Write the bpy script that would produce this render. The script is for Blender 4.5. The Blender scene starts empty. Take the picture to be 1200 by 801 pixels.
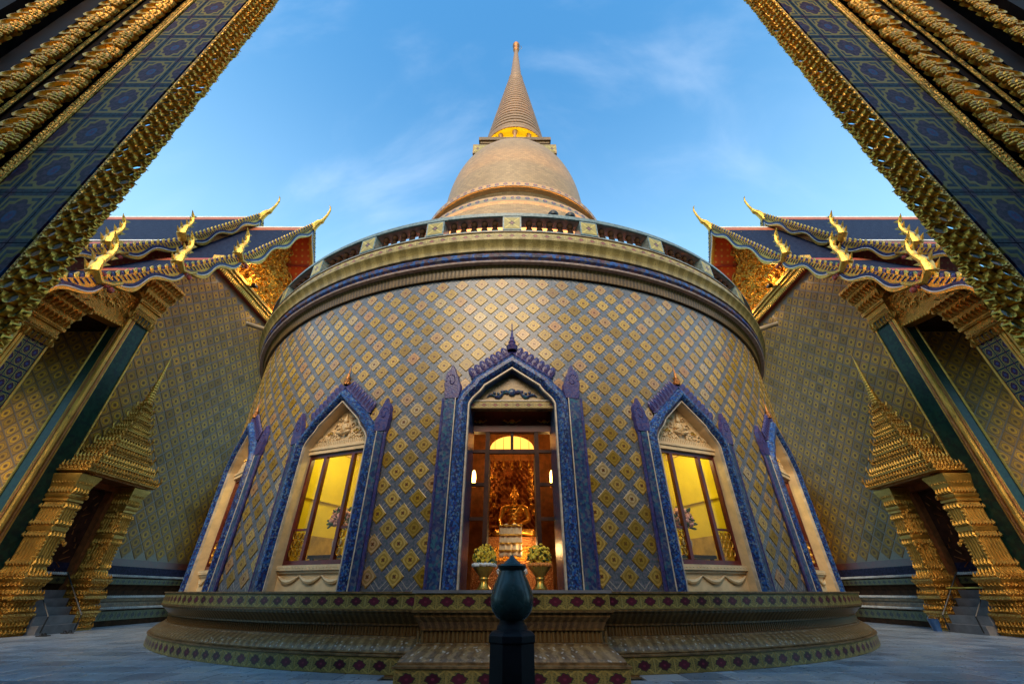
import bpy, math, random
from mathutils import Vector, Matrix
random.seed(7)
R_ = math.radians
sin, cos, pi = math.sin, math.cos, math.pi
scene = bpy.context.scene

# ------------------------------------------------------------------ camera
EYE = 1.0
cam_d = bpy.data.cameras.new('camera')
cam = bpy.data.objects.new('camera', cam_d)
scene.collection.objects.link(cam)
cam.location = (0, 0, EYE)
cam.rotation_euler = (R_(90 + 32.08), 0, 0)
cam_d.lens = 14.0
cam_d.sensor_width = 36.0
cam_d.clip_start = 0.05
cam_d.clip_end = 3000
scene.camera = cam

# ------------------------------------------------------------------ sky, sun, exposure
SUN_EL, SUN_AZ = 32.0, 186.0          # azimuth clockwise from +Y (behind the camera, a little to the left)
world = bpy.data.worlds.new('World')
scene.world = world
world.use_nodes = True
wn = world.node_tree
wn.nodes.clear()
w_out = wn.nodes.new('ShaderNodeOutputWorld')
w_bg = wn.nodes.new('ShaderNodeBackground')
w_bg.inputs['Strength'].default_value = 0.15
sky = wn.nodes.new('ShaderNodeTexSky')
sky.sky_type = 'NISHITA'
sky.sun_disc = False
sky.sun_elevation = R_(SUN_EL)
sky.sun_rotation = R_(SUN_AZ)
sky.air_density = 1.1
sky.dust_density = 0.7
sky.ozone_density = 2.5
w_tc = wn.nodes.new('ShaderNodeTexCoord')
w_map = wn.nodes.new('ShaderNodeMapping')
w_map.inputs['Rotation'].default_value = (0.3, 0.5, 0.9)
w_map.inputs['Scale'].default_value = (1.0, 2.6, 1.0)
w_no = wn.nodes.new('ShaderNodeTexNoise')
w_no.inputs['Scale'].default_value = 2.1
w_no.inputs['Detail'].default_value = 7
w_no.inputs['Roughness'].default_value = 0.55
w_no.inputs['Distortion'].default_value = 0.5
w_rmp = wn.nodes.new('ShaderNodeMapRange')
w_rmp.interpolation_type = 'SMOOTHSTEP'
w_rmp.inputs['From Min'].default_value = 0.47
w_rmp.inputs['From Max'].default_value = 0.80
w_rmp.inputs['To Max'].default_value = 0.20
w_mix = wn.nodes.new('ShaderNodeMixRGB')
w_mix.inputs['Color2'].default_value = (5.2, 5.7, 6.3, 1)
wn.links.new(w_tc.outputs['Generated'], w_map.inputs['Vector'])
wn.links.new(w_map.outputs['Vector'], w_no.inputs['Vector'])
wn.links.new(w_no.outputs['Fac'], w_rmp.inputs['Value'])
wn.links.new(w_rmp.outputs['Result'], w_mix.inputs['Fac'])
w_tint = wn.nodes.new('ShaderNodeMixRGB'); w_tint.blend_type = 'MULTIPLY'; w_tint.inputs['Fac'].default_value = 1.0
w_tint.inputs['Color2'].default_value = (0.62, 1.38, 1.58, 1)      # camera white balance of the blue hour
wn.links.new(sky.outputs['Color'], w_tint.inputs['Color1'])
w_sep = wn.nodes.new('ShaderNodeSeparateXYZ'); wn.links.new(w_tc.outputs['Generated'], w_sep.inputs[0])
w_el = wn.nodes.new('ShaderNodeMapRange'); w_el.interpolation_type = 'SMOOTHSTEP'          # humid air paling the sky towards the horizon, all round
w_el.inputs['From Min'].default_value = 0.35; w_el.inputs['From Max'].default_value = 0.97
w_el.inputs['To Min'].default_value = 0.62; w_el.inputs['To Max'].default_value = 0.0
wn.links.new(w_sep.outputs['Z'], w_el.inputs['Value'])
w_hor = wn.nodes.new('ShaderNodeMixRGB'); w_hor.inputs['Color2'].default_value = (3.2, 4.9, 5.9, 1)
wn.links.new(w_el.outputs['Result'], w_hor.inputs['Fac']); wn.links.new(w_tint.outputs['Color'], w_hor.inputs['Color1'])
wn.links.new(w_hor.outputs['Color'], w_mix.inputs['Color1'])
wn.links.new(w_mix.outputs['Color'], w_bg.inputs['Color'])
wn.links.new(w_bg.outputs['Background'], w_out.inputs['Surface'])

sun_d = bpy.data.lights.new('sun', 'SUN')
sun_d.energy = 2.5
sun_d.angle = R_(36)
sun_d.color = (1.0, 0.70, 0.40)
sun = bpy.data.objects.new('sun', sun_d)
scene.collection.objects.link(sun)
_dir = Vector((sin(R_(SUN_AZ)) * cos(R_(SUN_EL)), cos(R_(SUN_AZ)) * cos(R_(SUN_EL)), sin(R_(SUN_EL))))
sun.rotation_euler = _dir.to_track_quat('Z', 'Y').to_euler()
sun.location = (-20, -40, 60)

scene.view_settings.view_transform = 'Standard'
scene.view_settings.look = 'None'
scene.view_settings.exposure = 0.75
scene.view_settings.gamma = 1.0
scene.render.engine = 'CYCLES'
scene.cycles.max_bounces = 6
scene.cycles.diffuse_bounces = 4
scene.cycles.glossy_bounces = 3

# ------------------------------------------------------------------ node helper
class S:
    def __init__(s, nt, sock): s.nt = nt; s.k = sock
    def m(s, op, *a):
        n = s.nt.nodes.new('ShaderNodeMath'); n.operation = op
        for i, x in enumerate((s,) + a):
            if isinstance(x, S): s.nt.links.new(x.k, n.inputs[i])
            else: n.inputs[i].default_value = float(x)
        return S(s.nt, n.outputs[0])
    def __add__(s, o): return s.m('ADD', o)
    def __radd__(s, o): return s.m('ADD', o)
    def __sub__(s, o): return s.m('SUBTRACT', o)
    def __rsub__(s, o): return (s * -1.0) + o
    def __mul__(s, o): return s.m('MULTIPLY', o)
    def __rmul__(s, o): return s.m('MULTIPLY', o)
    def __truediv__(s, o): return s.m('DIVIDE', o)
    def abs(s): return s.m('ABSOLUTE')
    def frac(s): return s.m('FRACT')
    def sin(s): return s.m('SINE')
    def max(s, o): return s.m('MAXIMUM', o)
    def min(s, o): return s.m('MINIMUM', o)
    def sqrt(s): return s.m('SQRT')
    def atan2(s, o): return s.m('ARCTAN2', o)
    def step(s, lo, hi):
        n = s.nt.nodes.new('ShaderNodeMapRange'); n.interpolation_type = 'SMOOTHSTEP'
        s.nt.links.new(s.k, n.inputs['Value'])
        n.inputs['From Min'].default_value = lo; n.inputs['From Max'].default_value = hi
        if hi < lo:
            n.inputs['From Min'].default_value = hi; n.inputs['From Max'].default_value = lo
            n.inputs['To Min'].default_value = 1; n.inputs['To Max'].default_value = 0
        return S(s.nt, n.outputs['Result'])

class M:
    """small wrapper round a principled material"""
    def __init__(m, name, rough=0.5, metal=0.0, spec=0.5):
        m.mat = bpy.data.materials.new(name); m.mat.use_nodes = True
        m.nt = m.mat.node_tree; m.b = m.nt.nodes['Principled BSDF']
        m.b.inputs['Roughness'].default_value = rough
        m.b.inputs['Metallic'].default_value = metal
        m.b.inputs['Specular IOR Level'].default_value = spec
        m._uv = None
    def node(m, t): return m.nt.nodes.new(t)
    def sock(m, k): return S(m.nt, k)
    def uv(m):
        if m._uv is None:
            n = m.node('ShaderNodeUVMap'); s = m.node('ShaderNodeSeparateXYZ')
            m.nt.links.new(n.outputs[0], s.inputs[0])
            m._uv = (m.sock(s.outputs[0]), m.sock(s.outputs[1]), n.outputs[0])
        return m._uv
    def coord(m):
        n = m.node('ShaderNodeTexCoord'); return n.outputs['Object']
    def noise(m, scale, detail=4, rough=0.55, vec=None, dist=0.0):
        n = m.node('ShaderNodeTexNoise')
        n.inputs['Scale'].default_value = scale; n.inputs['Detail'].default_value = detail
        n.inputs['Roughness'].default_value = rough; n.inputs['Distortion'].default_value = dist
        m.nt.links.new(vec if vec is not None else m.coord(), n.inputs['Vector'])
        return m.sock(n.outputs['Fac'])
    def voro(m, scale, vec=None, feature='F1', out='Distance'):
        n = m.node('ShaderNodeTexVoronoi'); n.feature = feature
        n.inputs['Scale'].default_value = scale
        m.nt.links.new(vec if vec is not None else m.coord(), n.inputs['Vector'])
        return m.sock(n.outputs[out])
    def rnd(m):
        a = m.node('ShaderNodeObjectInfo'); g = m.node('ShaderNodeNewGeometry')
        return (m.sock(a.outputs['Random']) + m.sock(g.outputs['Random Per Island']) * 7.31).frac()
    def mix(m, f, a, b):
        n = m.node('ShaderNodeMixRGB')
        for k, x in ((0, f), (1, a), (2, b)):
            if isinstance(x, S): m.nt.links.new(x.k, n.inputs[k])
            elif k == 0: n.inputs[0].default_value = x
            else: n.inputs[k].default_value = (x[0], x[1], x[2], 1)
        return m.sock(n.outputs[0])
    def color(m, c):
        if isinstance(c, S): m.nt.links.new(c.k, m.b.inputs['Base Color'])
        else: m.b.inputs['Base Color'].default_value = (c[0], c[1], c[2], 1)
    def rough(m, s): m.nt.links.new(s.k, m.b.inputs['Roughness'])
    def bump(m, h, strength=0.4, dist=0.01):
        n = m.node('ShaderNodeBump'); n.inputs['Strength'].default_value = strength
        n.inputs['Distance'].default_value = dist
        m.nt.links.new(h.k, n.inputs['Height']); m.nt.links.new(n.outputs[0], m.b.inputs['Normal'])
    def emit(m, col, st):
        m.b.inputs['Emission Color'].default_value = (col[0], col[1], col[2], 1)
        m.b.inputs['Emission Strength'].default_value = st

MT = {}
def plain(name, col, rough=0.5, metal=0.0, var=0.25, scale=3.0, bump=0.0, bscale=30.0, spec=0.5):
    m = M(name, rough, metal, spec)
    n = m.noise(scale, 5, 0.6)
    lo = tuple(c * (1 - var) for c in col); hi = tuple(min(1, c * (1 + var)) for c in col)
    m.color(m.mix(n.step(0.3, 0.7), lo, hi))
    m.rough((n * 0.25) + (rough - 0.12))
    if bump: m.bump(m.noise(bscale, 3), bump, 0.01)
    MT[name] = m.mat
    return m

def gold_mat(name, col, rough, bscale, bst, dist, patina):
    m = M(name, rough, 0.85)
    n = m.noise(2.2, 5, 0.6); v = m.voro(bscale)
    c = m.mix(n.step(0.35, 0.7), tuple(x * 0.72 for x in col), col)
    dirt = m.noise(9.0, 4, 0.7).step(0.52, 0.72)
    c = m.mix(dirt * 0.7, c, patina)
    m.color(c)
    m.rough(n * 0.3 + (rough - 0.12))
    m.bump(v + m.noise(bscale * 1.7, 3) * 0.6, bst, dist)
    MT[name] = m.mat
gold_mat('gold', (0.60, 0.29, 0.045), 0.38, 26.0, 0.75, 0.03, (0.16, 0.075, 0.025))
gold_mat('gold_fine', (0.70, 0.37, 0.065), 0.33, 60.0, 0.55, 0.012, (0.20, 0.10, 0.03))
gold_mat('gold_smooth', (0.74, 0.39, 0.06), 0.27, 14.0, 0.25, 0.01, (0.25, 0.12, 0.04))
gold_mat('gold_bright', (0.80, 0.45, 0.075), 0.34, 18.0, 0.45, 0.02, (0.35, 0.17, 0.04))
gold_mat('gold_lace', (1.0, 0.50, 0.065), 0.36, 40.0, 0.3, 0.01, (0.30, 0.15, 0.04))
gold_mat('gold_relief', (0.95, 0.52, 0.07), 0.30, 9.0, 0.9, 0.06, (0.25, 0.10, 0.03))
gold_mat('gold_red', (0.50, 0.20, 0.06), 0.42, 34.0, 0.6, 0.02, (0.16, 0.05, 0.02))
plain('red_paint', (0.30, 0.035, 0.018), 0.45, var=0.3, bump=0.1)
plain('maroon', (0.10, 0.012, 0.012), 0.38, var=0.35)
plain('dark_wood', (0.045, 0.016, 0.010), 0.5, var=0.5, scale=5, spec=0.2)
plain('orange_wood', (0.22, 0.065, 0.018), 0.42, var=0.4, scale=6)
plain('orange_paint', (0.36, 0.085, 0.022), 0.6, var=0.2)
plain('white_plaster', (0.72, 0.68, 0.62), 0.65, var=0.12, bump=0.08)
plain('cream_paint', (0.66, 0.47, 0.24), 0.55, var=0.14, scale=4, bump=0.10, bscale=40)
plain('cream_line', (0.52, 0.42, 0.30), 0.45, var=0.25, scale=8)
plain('pink_tile', (0.42, 0.30, 0.26), 0.45, var=0.25, scale=9)
plain('grey_green', (0.13, 0.165, 0.155), 0.34, var=0.4, scale=14, bump=0.15)
plain('brown_tile', (0.155, 0.090, 0.036), 0.42, var=0.5, scale=11, bump=0.3, spec=0.25)
plain('dark_brown', (0.040, 0.018, 0.008), 0.7, var=0.5, scale=6, spec=0.05)
plain('charcoal', (0.012, 0.010, 0.012), 0.55, var=0.5, scale=4, spec=0.12)
plain('pier_dark', (0.016, 0.009, 0.007), 0.6, var=0.5, scale=6, spec=0.08)
plain('stone_step', (0.16, 0.155, 0.16), 0.5, var=0.25)
plain('rubber', (0.012, 0.011, 0.012), 0.7)
plain('blue_plastic', (0.02, 0.07, 0.20), 0.4)
plain('yellow_bar', (0.42, 0.34, 0.05), 0.4)
plain('steel', (0.28, 0.28, 0.29), 0.35, 0.9)
plain('black_metal', (0.012, 0.012, 0.012), 0.45)
plain('white_bead', (0.62, 0.62, 0.58), 0.3, var=0.2)
plain('yellow_wall', (0.74, 0.62, 0.02), 0.7, var=0.06)
plain('dado_ochre', (0.42, 0.28, 0.05), 0.5, var=0.25, scale=5)
plain('warm_wall', (0.28, 0.11, 0.028), 0.55, var=0.35, scale=7, bump=0.4)
plain('white_cloth', (0.78, 0.70, 0.52), 0.8, var=0.08, bump=0.3, bscale=9)
plain('petal_yellow', (0.95, 0.54, 0.03), 0.6, var=0.3, scale=20)
plain('petal_white', (0.72, 0.68, 0.60), 0.6, var=0.15, scale=20)
plain('petal_orange', (0.70, 0.22, 0.03), 0.6, var=0.25, scale=20)
plain('petal_pink', (0.66, 0.34, 0.30), 0.6, var=0.35, scale=20)
plain('leaf_green', (0.05, 0.10, 0.03), 0.5, var=0.4, scale=20)
plain('porcelain', (0.55, 0.52, 0.48), 0.2, var=0.15)
plain('terracotta_drum', (0.34, 0.20, 0.10), 0.5, var=0.25, scale=6)
plain('nave_blue', (0.012, 0.022, 0.085), 0.3, var=0.4, scale=8)
plain('tan_glaze', (0.26, 0.165, 0.060), 0.35, var=0.35, scale=9, bump=0.4)
plain('base_navy', (0.022, 0.020, 0.045), 0.6, var=0.5, scale=14, spec=0.08)
plain('spout_stone', (0.28, 0.19, 0.10), 0.6)

def mosaic(name, cols, scale, rough=0.30, bump=0.3):
    """small glazed chips in several colours"""
    m = M(name, rough, 0.0, 0.28)
    v = m.node('ShaderNodeTexVoronoi'); v.inputs['Scale'].default_value = scale
    m.nt.links.new(m.coord(), v.inputs['Vector'])
    sp = m.node('ShaderNodeSeparateXYZ'); m.nt.links.new(v.outputs['Color'], sp.inputs[0])
    r = m.sock(sp.outputs[0]); c = cols[0]
    k = len(cols)
    for i in range(1, k):
        c = m.mix(r.step(i / k - 0.02, i / k + 0.02), c, cols[i])
    big = m.noise(1.6, 4).step(0.35, 0.7)
    c = m.mix(big * 0.35, c, tuple(x * 0.5 for x in cols[0]))
    m.color(c)
    m.bump(m.sock(v.outputs['Distance']), bump, 0.01)
    MT[name] = m.mat
mosaic('blue_tile', [(0.008, 0.020, 0.085), (0.015, 0.055, 0.24), (0.022, 0.10, 0.30), (0.040, 0.035, 0.12), (0.11, 0.17, 0.25), (0.010, 0.022, 0.07)], 34)
mosaic('blue_dark', [(0.020, 0.035, 0.10), (0.03, 0.065, 0.15), (0.05, 0.05, 0.12), (0.035, 0.11, 0.15), (0.09, 0.10, 0.14)], 22)
mosaic('violet_tile', [(0.040, 0.028, 0.11), (0.060, 0.048, 0.15), (0.030, 0.040, 0.15), (0.085, 0.055, 0.13)], 26)
mosaic('green_panel', [(0.007, 0.032, 0.020), (0.010, 0.045, 0.028), (0.008, 0.026, 0.022), (0.014, 0.050, 0.028)], 12, 0.3, 0.12)
mosaic('blue_torus', [(0.05, 0.035, 0.06), (0.03, 0.05, 0.17), (0.11, 0.05, 0.06), (0.03, 0.09, 0.28), (0.10, 0.08, 0.09)], 13)

def lattice_common(m, per):
    u, v, vec = m.uv()
    a = (u + v) / per; b = (u - v) / per
    da = ((a + 0.5).frac() - 0.5).abs(); db = ((b + 0.5).frac() - 0.5).abs()   # 0 in the tile centre, .5 in the strip centre
    return da, db, vec

def drum_lattice():
    m = M('drum_lattice', 0.30, 0.0, 0.36)
    da, db, vec = lattice_common(m, 0.494)
    n = m.noise(26, 3, 0.6, vec); n2 = m.noise(0.9, 4, 0.6, vec)
    base = m.mix(n.step(0.40, 0.62), (0.068, 0.080, 0.098), (0.140, 0.142, 0.150))
    base = m.mix(n2.step(0.3, 0.7), base, m.mix(n.step(0.4, 0.6), (0.060, 0.092, 0.100), (0.145, 0.115, 0.135)))
    mn = da.min(db); mx = da.max(db)
    cross = mn.step(0.40, 0.42)                       # small square where strips cross
    flower = (mn - 0.5).abs() + (mx - 0.5).abs()
    c = m.mix(cross, base, (0.15, 0.10, 0.15))
    c = m.mix(flower.step(0.10, 0.06), c, (0.28, 0.05, 0.06))
    edge = (mx - 0.395).abs().step(0.024, 0.010)
    c = m.mix(edge * 0.85, c, (0.38, 0.31, 0.23))
    m.color(c)
    m.bump(mx.step(0.33, 0.37) + n * 0.2, 0.3, 0.006)
    MT['drum_lattice'] = m.mat
drum_lattice()

def tile_mat(name, field, field2, ring, centre, dot, variants, rough=0.24, octa=False, contrast=1.0, spec=0.32):
    """glazed square tile: uv runs -1..1 across the tile"""
    m = M(name, rough, 0.0, spec)
    p, q, vec = m.uv()
    ap, aq = p.abs(), q.abs()
    sq = ap.max(aq); rad = (p * p + q * q).sqrt()
    ang = q.atan2(p)
    r = m.rnd()
    f = m.mix(r.step(0.05, 0.95), field, field2)
    for lo, hi, col in variants:
        f = m.mix(r.step(lo - 0.003, lo) * r.step(hi + 0.003, hi), f, col)
    # arabesque speckle
    geo = m.node('ShaderNodeNewGeometry')
    sp = m.noise(7.0, 3, 0.6, vec)
    arab = ((ang * 4.0).sin() * 0.5 + (rad * 11.0).sin() + sp * 1.4)
    c = m.mix(arab.step(0.1, 0.9) * (0.55 * contrast), f, tuple(x * 0.42 for x in field))
    if octa:
        oc = sq.max((ap + aq) * 0.72)
        c = m.mix((oc - 0.62).abs().step(0.13, 0.07), c, ring)
        c = m.mix(oc.step(0.36, 0.28) * 0.9, c, centre)
        c = m.mix((oc - 0.86).abs().step(0.06, 0.02) * 0.6, c, dot)
    else:
        fl = rad - ((ang * 4.0 + 1.57).sin() * 0.09)
        c = m.mix(fl.step(0.30, 0.22), c, centre)
        c = m.mix(rad.step(0.12, 0.07), c, dot)
        c = m.mix((sq - 0.80).abs().step(0.07, 0.03) * 0.55, c, ring)
        c = m.mix(((ap + aq) - 1.55).abs().step(0.10, 0.04) * sq.step(0.9, 0.8) * 0.5, c, ring)
    c = m.mix((r * 3.7).frac().step(0.2, 1.0) * 0.55, c, tuple(x * 0.30 for x in field))       # uneven glaze from tile to tile
    pos = geo.outputs['Position']
    grime = m.noise(0.55, 6, 0.65, pos).step(0.45, 0.75) * 0.35
    c = m.mix(grime, c, tuple(x * 0.38 for x in field))
    m.color(c)
    m.bump(arab * 0.15 + sp * 0.2, 0.25, 0.004)
    m.rough(r * 0.16 + (rough - 0.06))
    MT[name] = m.mat
tile_mat('drum_tile', (0.40, 0.230, 0.024), (0.49, 0.305, 0.070), (0.50, 0.34, 0.13), (0.10, 0.048, 0.020), (0.15, 0.018, 0.022),
         [(0.0, 0.10, (0.38, 0.215, 0.10)), (0.30, 0.37, (0.42, 0.30, 0.15)), (0.60, 0.64, (0.40, 0.19, 0.09))])
tile_mat('drum_tile_orange', (0.36, 0.195, 0.055), (0.40, 0.235, 0.09), (0.46, 0.33, 0.18), (0.15, 0.05, 0.025), (0.15, 0.018, 0.022), [])
tile_mat('hall_tile', (0.45, 0.225, 0.045), (0.51, 0.265, 0.065), (0.68, 0.34, 0.010), (0.13, 0.065, 0.020), (0.15, 0.085, 0.06),
         [(0.2, 0.3, (0.46, 0.25, 0.06)), (0.5, 0.6, (0.33, 0.185, 0.05))], 0.42, True, 0.8, 0.14)

def hall_lattice():
    m = M('hall_lattice', 0.35)
    n = m.noise(20, 3)
    m.color(m.mix(n.step(0.35, 0.65), (0.14, 0.078, 0.040), (0.20, 0.112, 0.04)))
    m.bump(n, 0.25, 0.006)
    MT['hall_lattice'] = m.mat
hall_lattice()

def band_tile(name, field, medal, line, medk=0.55):
    m = M(name, 0.34, 0.0, 0.25)
    p, q, vec = m.uv()
    ap, aq = p.abs(), q.abs()
    rad = (p * p + q * q).sqrt(); ang = q.atan2(p); r = m.rnd()
    f = m.mix(r, field, tuple(x * 0.75 for x in field))
    sp = m.noise(5.5, 2, 0.5, vec)
    x = ((ap - aq).abs()).step(0.16, 0.06)
    c = m.mix(sp.step(0.48, 0.60) * 0.75, f, line)
    c = m.mix(x * 0.7, c, tuple(min(1, k * 1.5) for k in field))
    fl = rad - ((ang * 8.0).sin() * 0.05) - ((ang * 4.0).m('COSINE') * 0.05)
    c = m.mix(fl.step(medk + 0.12, medk + 0.06), c, tuple(k * 0.6 for k in line))
    c = m.mix(fl.step(medk + 0.03, medk - 0.03), c, m.mix(r.step(0.1, 0.9), medal, tuple(k * 0.5 for k in medal)))
    c = m.mix(rad.step(0.18, 0.10), c, tuple(min(1, k * 1.7) for k in medal))
    m.color(c); m.bump(sp, 0.25, 0.004)
    MT[name] = m.mat
band_tile('band_maroon', (0.250, 0.185, 0.050), (0.085, 0.013, 0.026), (0.045, 0.060, 0.030))
band_tile('band_flower', (0.33, 0.24, 0.085), (0.20, 0.055, 0.045), (0.16, 0.12, 0.06), 0.40)
band_tile('post_flower', (0.36, 0.27, 0.075), (0.13, 0.06, 0.055), (0.18, 0.15, 0.06), 0.30)
band_tile('band_green', (0.105, 0.095, 0.035), (0.030, 0.022, 0.028), (0.028, 0.042, 0.034), 0.45)

def rib_mat(name, lo, hi, freq, speck=0.0, axis=0, rough=0.35):
    """glazed moulding tiles with narrow ribs along u"""
    m = M(name, rough, 0.0, 0.28)
    u, v, vec = m.uv()
    t = (u * freq).sin(); n = m.noise(2.0, 5, 0.6, vec); k = m.noise(30, 2, 0.5, vec)
    c = m.mix(t.step(-0.3, 0.6), lo, hi)
    c = m.mix(k.step(0.50, 0.62) * 0.55, c, tuple(x * 0.4 for x in lo))
    c = m.mix(n.step(0.45, 0.75) * 0.45, c, tuple(min(1, x * 1.5) for x in hi))
    if speck:
        s = m.voro(16, vec)
        c = m.mix(s.step(0.30, 0.15) * speck, c, (0.46, 0.42, 0.35))
    m.color(c); m.bump(t * 0.4 + k * 0.3, 0.45, 0.012)
    MT[name] = m.mat
rib_mat('rib_brown', (0.085, 0.046, 0.014), (0.17, 0.095, 0.030), 62.0)
rib_mat('rib_tan', (0.13, 0.078, 0.028), (0.20, 0.125, 0.045), 22.0)
rib_mat('speck_tan', (0.13, 0.076, 0.030), (0.23, 0.145, 0.060), 40.0, 0.6)
rib_mat('gold_olive', (0.20, 0.135, 0.040), (0.30, 0.21, 0.070), 18.0)

def bell_mat(name, col, bw, bh):
    m = M(name, 0.48)
    u, v, vec = m.uv()
    b = m.node('ShaderNodeTexBrick'); m.nt.links.new(vec, b.inputs['Vector'])
    b.inputs['Scale'].default_value = 1.0; b.inputs['Brick Width'].default_value = bw; b.inputs['Row Height'].default_value = bh
    b.inputs['Mortar Size'].default_value = 0.012; b.inputs['Bias'].default_value = 0.0
    b.inputs['Color1'].default_value = (*[x * 0.78 for x in col], 1); b.inputs['Color2'].default_value = (*[x * 1.18 for x in col], 1)
    b.inputs['Mortar'].default_value = (*[x * 0.72 for x in col], 1)
    n = m.noise(0.6, 5, 0.6, vec)
    m.color(m.mix(n.step(0.3, 0.75) * 0.35, m.sock(b.outputs['Color']), tuple(x * 0.72 for x in col)))
    m.bump(m.sock(b.outputs['Fac']) * -1.0, 0.5, 0.02)
    MT[name] = m.mat
bell_mat('bell_tile', (0.40, 0.240, 0.100), 0.24, 0.12)
bell_mat('spire_tile', (0.36, 0.195, 0.078), 0.22, 0.11)

def dot_band():
    m = M('dot_band', 0.4)
    u, v, vec = m.uv()
    p = ((u / 0.42).frac() - 0.5); q = v - 0.5
    r = ((p * p) * 1.0 + (q * q)).sqrt()
    n = m.noise(14, 3, 0.5, vec)
    c = m.mix(n.step(0.4, 0.65), (0.34, 0.24, 0.11), (0.24, 0.17, 0.08))
    c = m.mix(r.step(0.30, 0.24), c, (0.06, 0.075, 0.10))
    c = m.mix(r.step(0.14, 0.10), c, (0.26, 0.09, 0.06))
    c = m.mix((q.abs()).step(0.40, 0.44), c, (0.09, 0.085, 0.08))
    m.color(c)
    MT['dot_band'] = m.mat
dot_band()

def roof_tiles():
    m = M('roof_tile', 0.65, 0.0, 0.12)
    u, v, vec = m.uv()
    t = ((u / 0.16).frac() - 0.5).abs(); w = (v / 0.22).frac()
    n = m.noise(5, 3, 0.5, vec)
    m.color(m.mix(n.step(0.35, 0.7), (0.007, 0.010, 0.028), (0.016, 0.022, 0.048)))
    m.bump(t * -1.0 + w * 0.6, 0.7, 0.03)
    MT['roof_tile'] = m.mat
roof_tiles()

def soffit():
    m = M('red_soffit', 0.45)
    u, v, vec = m.uv()
    p = ((u / 0.38).frac() - 0.5); q = ((v / 0.38).frac() - 0.5)
    rad = (p * p + q * q).sqrt(); ang = q.atan2(p)
    st = rad - (ang * 6.0).sin() * 0.05
    c = m.mix(m.noise(3, 4, 0.5, vec), (0.46, 0.060, 0.016), (0.58, 0.095, 0.022))
    c = m.mix(st.step(0.20, 0.15), c, (0.60, 0.30, 0.06))
    m.color(c)
    MT['red_soffit'] = m.mat
soffit()

def marble():
    m = M('marble', 0.30)
    r = m.rnd()
    co = m.node('ShaderNodeTexCoord'); mp = m.node('ShaderNodeVectorMath'); mp.operation = 'ADD'
    cx = m.node('ShaderNodeCombineXYZ')
    m.nt.links.new((r * 37.0).k, cx.inputs[0]); m.nt.links.new((r * 91.0).k, cx.inputs[1])
    m.nt.links.new(co.outputs['Object'], mp.inputs[0]); m.nt.links.new(cx.outputs[0], mp.inputs[1])
    n = m.noise(1.6, 7, 0.62, mp.outputs[0], 1.2); n2 = m.noise(5.0, 6, 0.6, mp.outputs[0], 2.0)
    c = m.mix(n.step(0.3, 0.7), (0.18, 0.225, 0.28), (0.38, 0.44, 0.50))
    c = m.mix((n2 - 0.5).abs().step(0.05, 0.0) * 0.5, c, (0.15, 0.17, 0.20))
    c = m.mix(r.step(0.1, 0.95) * 0.75, c, m.mix((r * 5.3).frac(), (0.08, 0.105, 0.14), (0.40, 0.41, 0.42)))
    m.color(c); m.rough(n2 * 0.3 + 0.16); m.bump(n2, 0.08, 0.004)
    MT['marble'] = m.mat
marble()
plain('joint', (0.035, 0.037, 0.042), 0.9)

def court_far():
    m = M('court_paving', 0.6)
    b = m.node('ShaderNodeTexBrick'); m.nt.links.new(m.coord(), b.inputs['Vector'])
    b.inputs['Scale'].default_value = 1.0; b.inputs['Brick Width'].default_value = 0.6; b.inputs['Row Height'].default_value = 0.6
    b.inputs['Mortar Size'].default_value = 0.006
    b.inputs['Color1'].default_value = (0.24, 0.25, 0.26, 1); b.inputs['Color2'].default_value = (0.34, 0.35, 0.36, 1); b.inputs['Mortar'].default_value = (0.1, 0.1, 0.1, 1)
    m.color(m.mix(m.noise(1.2, 6) * 0.5, m.sock(b.outputs['Color']), (0.2, 0.21, 0.23)))
    MT['court_paving'] = m.mat
court_far()

def quatrefoil():
    """portal panel: violet medallions outlined in pale yellow, teal cross strips. uv in metres"""
    m = M('quatrefoil_panel', 0.5, 0.0, 0.12)
    u, v, vec = m.uv()
    p = ((u / 0.235 + 0.5).frac() - 0.5) * 2.0; q = ((v / 0.37 + 0.5).frac() - 0.5) * 2.0
    ap, aq = p.abs(), q.abs(); rad = (p * p + q * q).sqrt(); ang = q.atan2(p)
    n = m.noise(38, 3, 0.6, vec); n2 = m.noise(4, 3, 0.6, vec)
    # medallion: union of a square and four lobes
    lob = ((ap - 0.42) * (ap - 0.42) + aq * aq).sqrt().min((ap * ap + (aq - 0.42) * (aq - 0.42)).sqrt())
    med = (ap.max(aq) - 0.52).min(lob - 0.30)
    violet = m.mix(n.step(0.42, 0.6), (0.022, 0.009, 0.034), (0.075, 0.036, 0.075))
    teal = m.mix(n.step(0.42, 0.6), (0.008, 0.016, 0.036), (0.020, 0.060, 0.080))
    c = m.mix(med.step(0.02, -0.02), teal, violet)
    corner = ap.min(aq).step(0.74, 0.78)
    c = m.mix(corner, c, violet)
    c = m.mix(rad.step(0.26, 0.2), c, (0.020, 0.075, 0.21))
    fl = rad - (ang * 6.0).sin() * 0.04
    c = m.mix(fl.step(0.13, 0.10), c, (0.07, 0.03, 0.13))
    pale = m.mix(n2, (0.26, 0.20, 0.035), (0.34, 0.27, 0.07))
    c = m.mix((med - 0.04).abs().step(0.075, 0.045), c, pale)
    c = m.mix((ap.max(aq) - 0.80).abs().step(0.06, 0.035), c, pale)
    m.color(c); m.bump(n + med.step(0.0, 0.05) * 0.6, 0.3, 0.006)
    MT['quatrefoil_panel'] = m.mat
quatrefoil()

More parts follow.
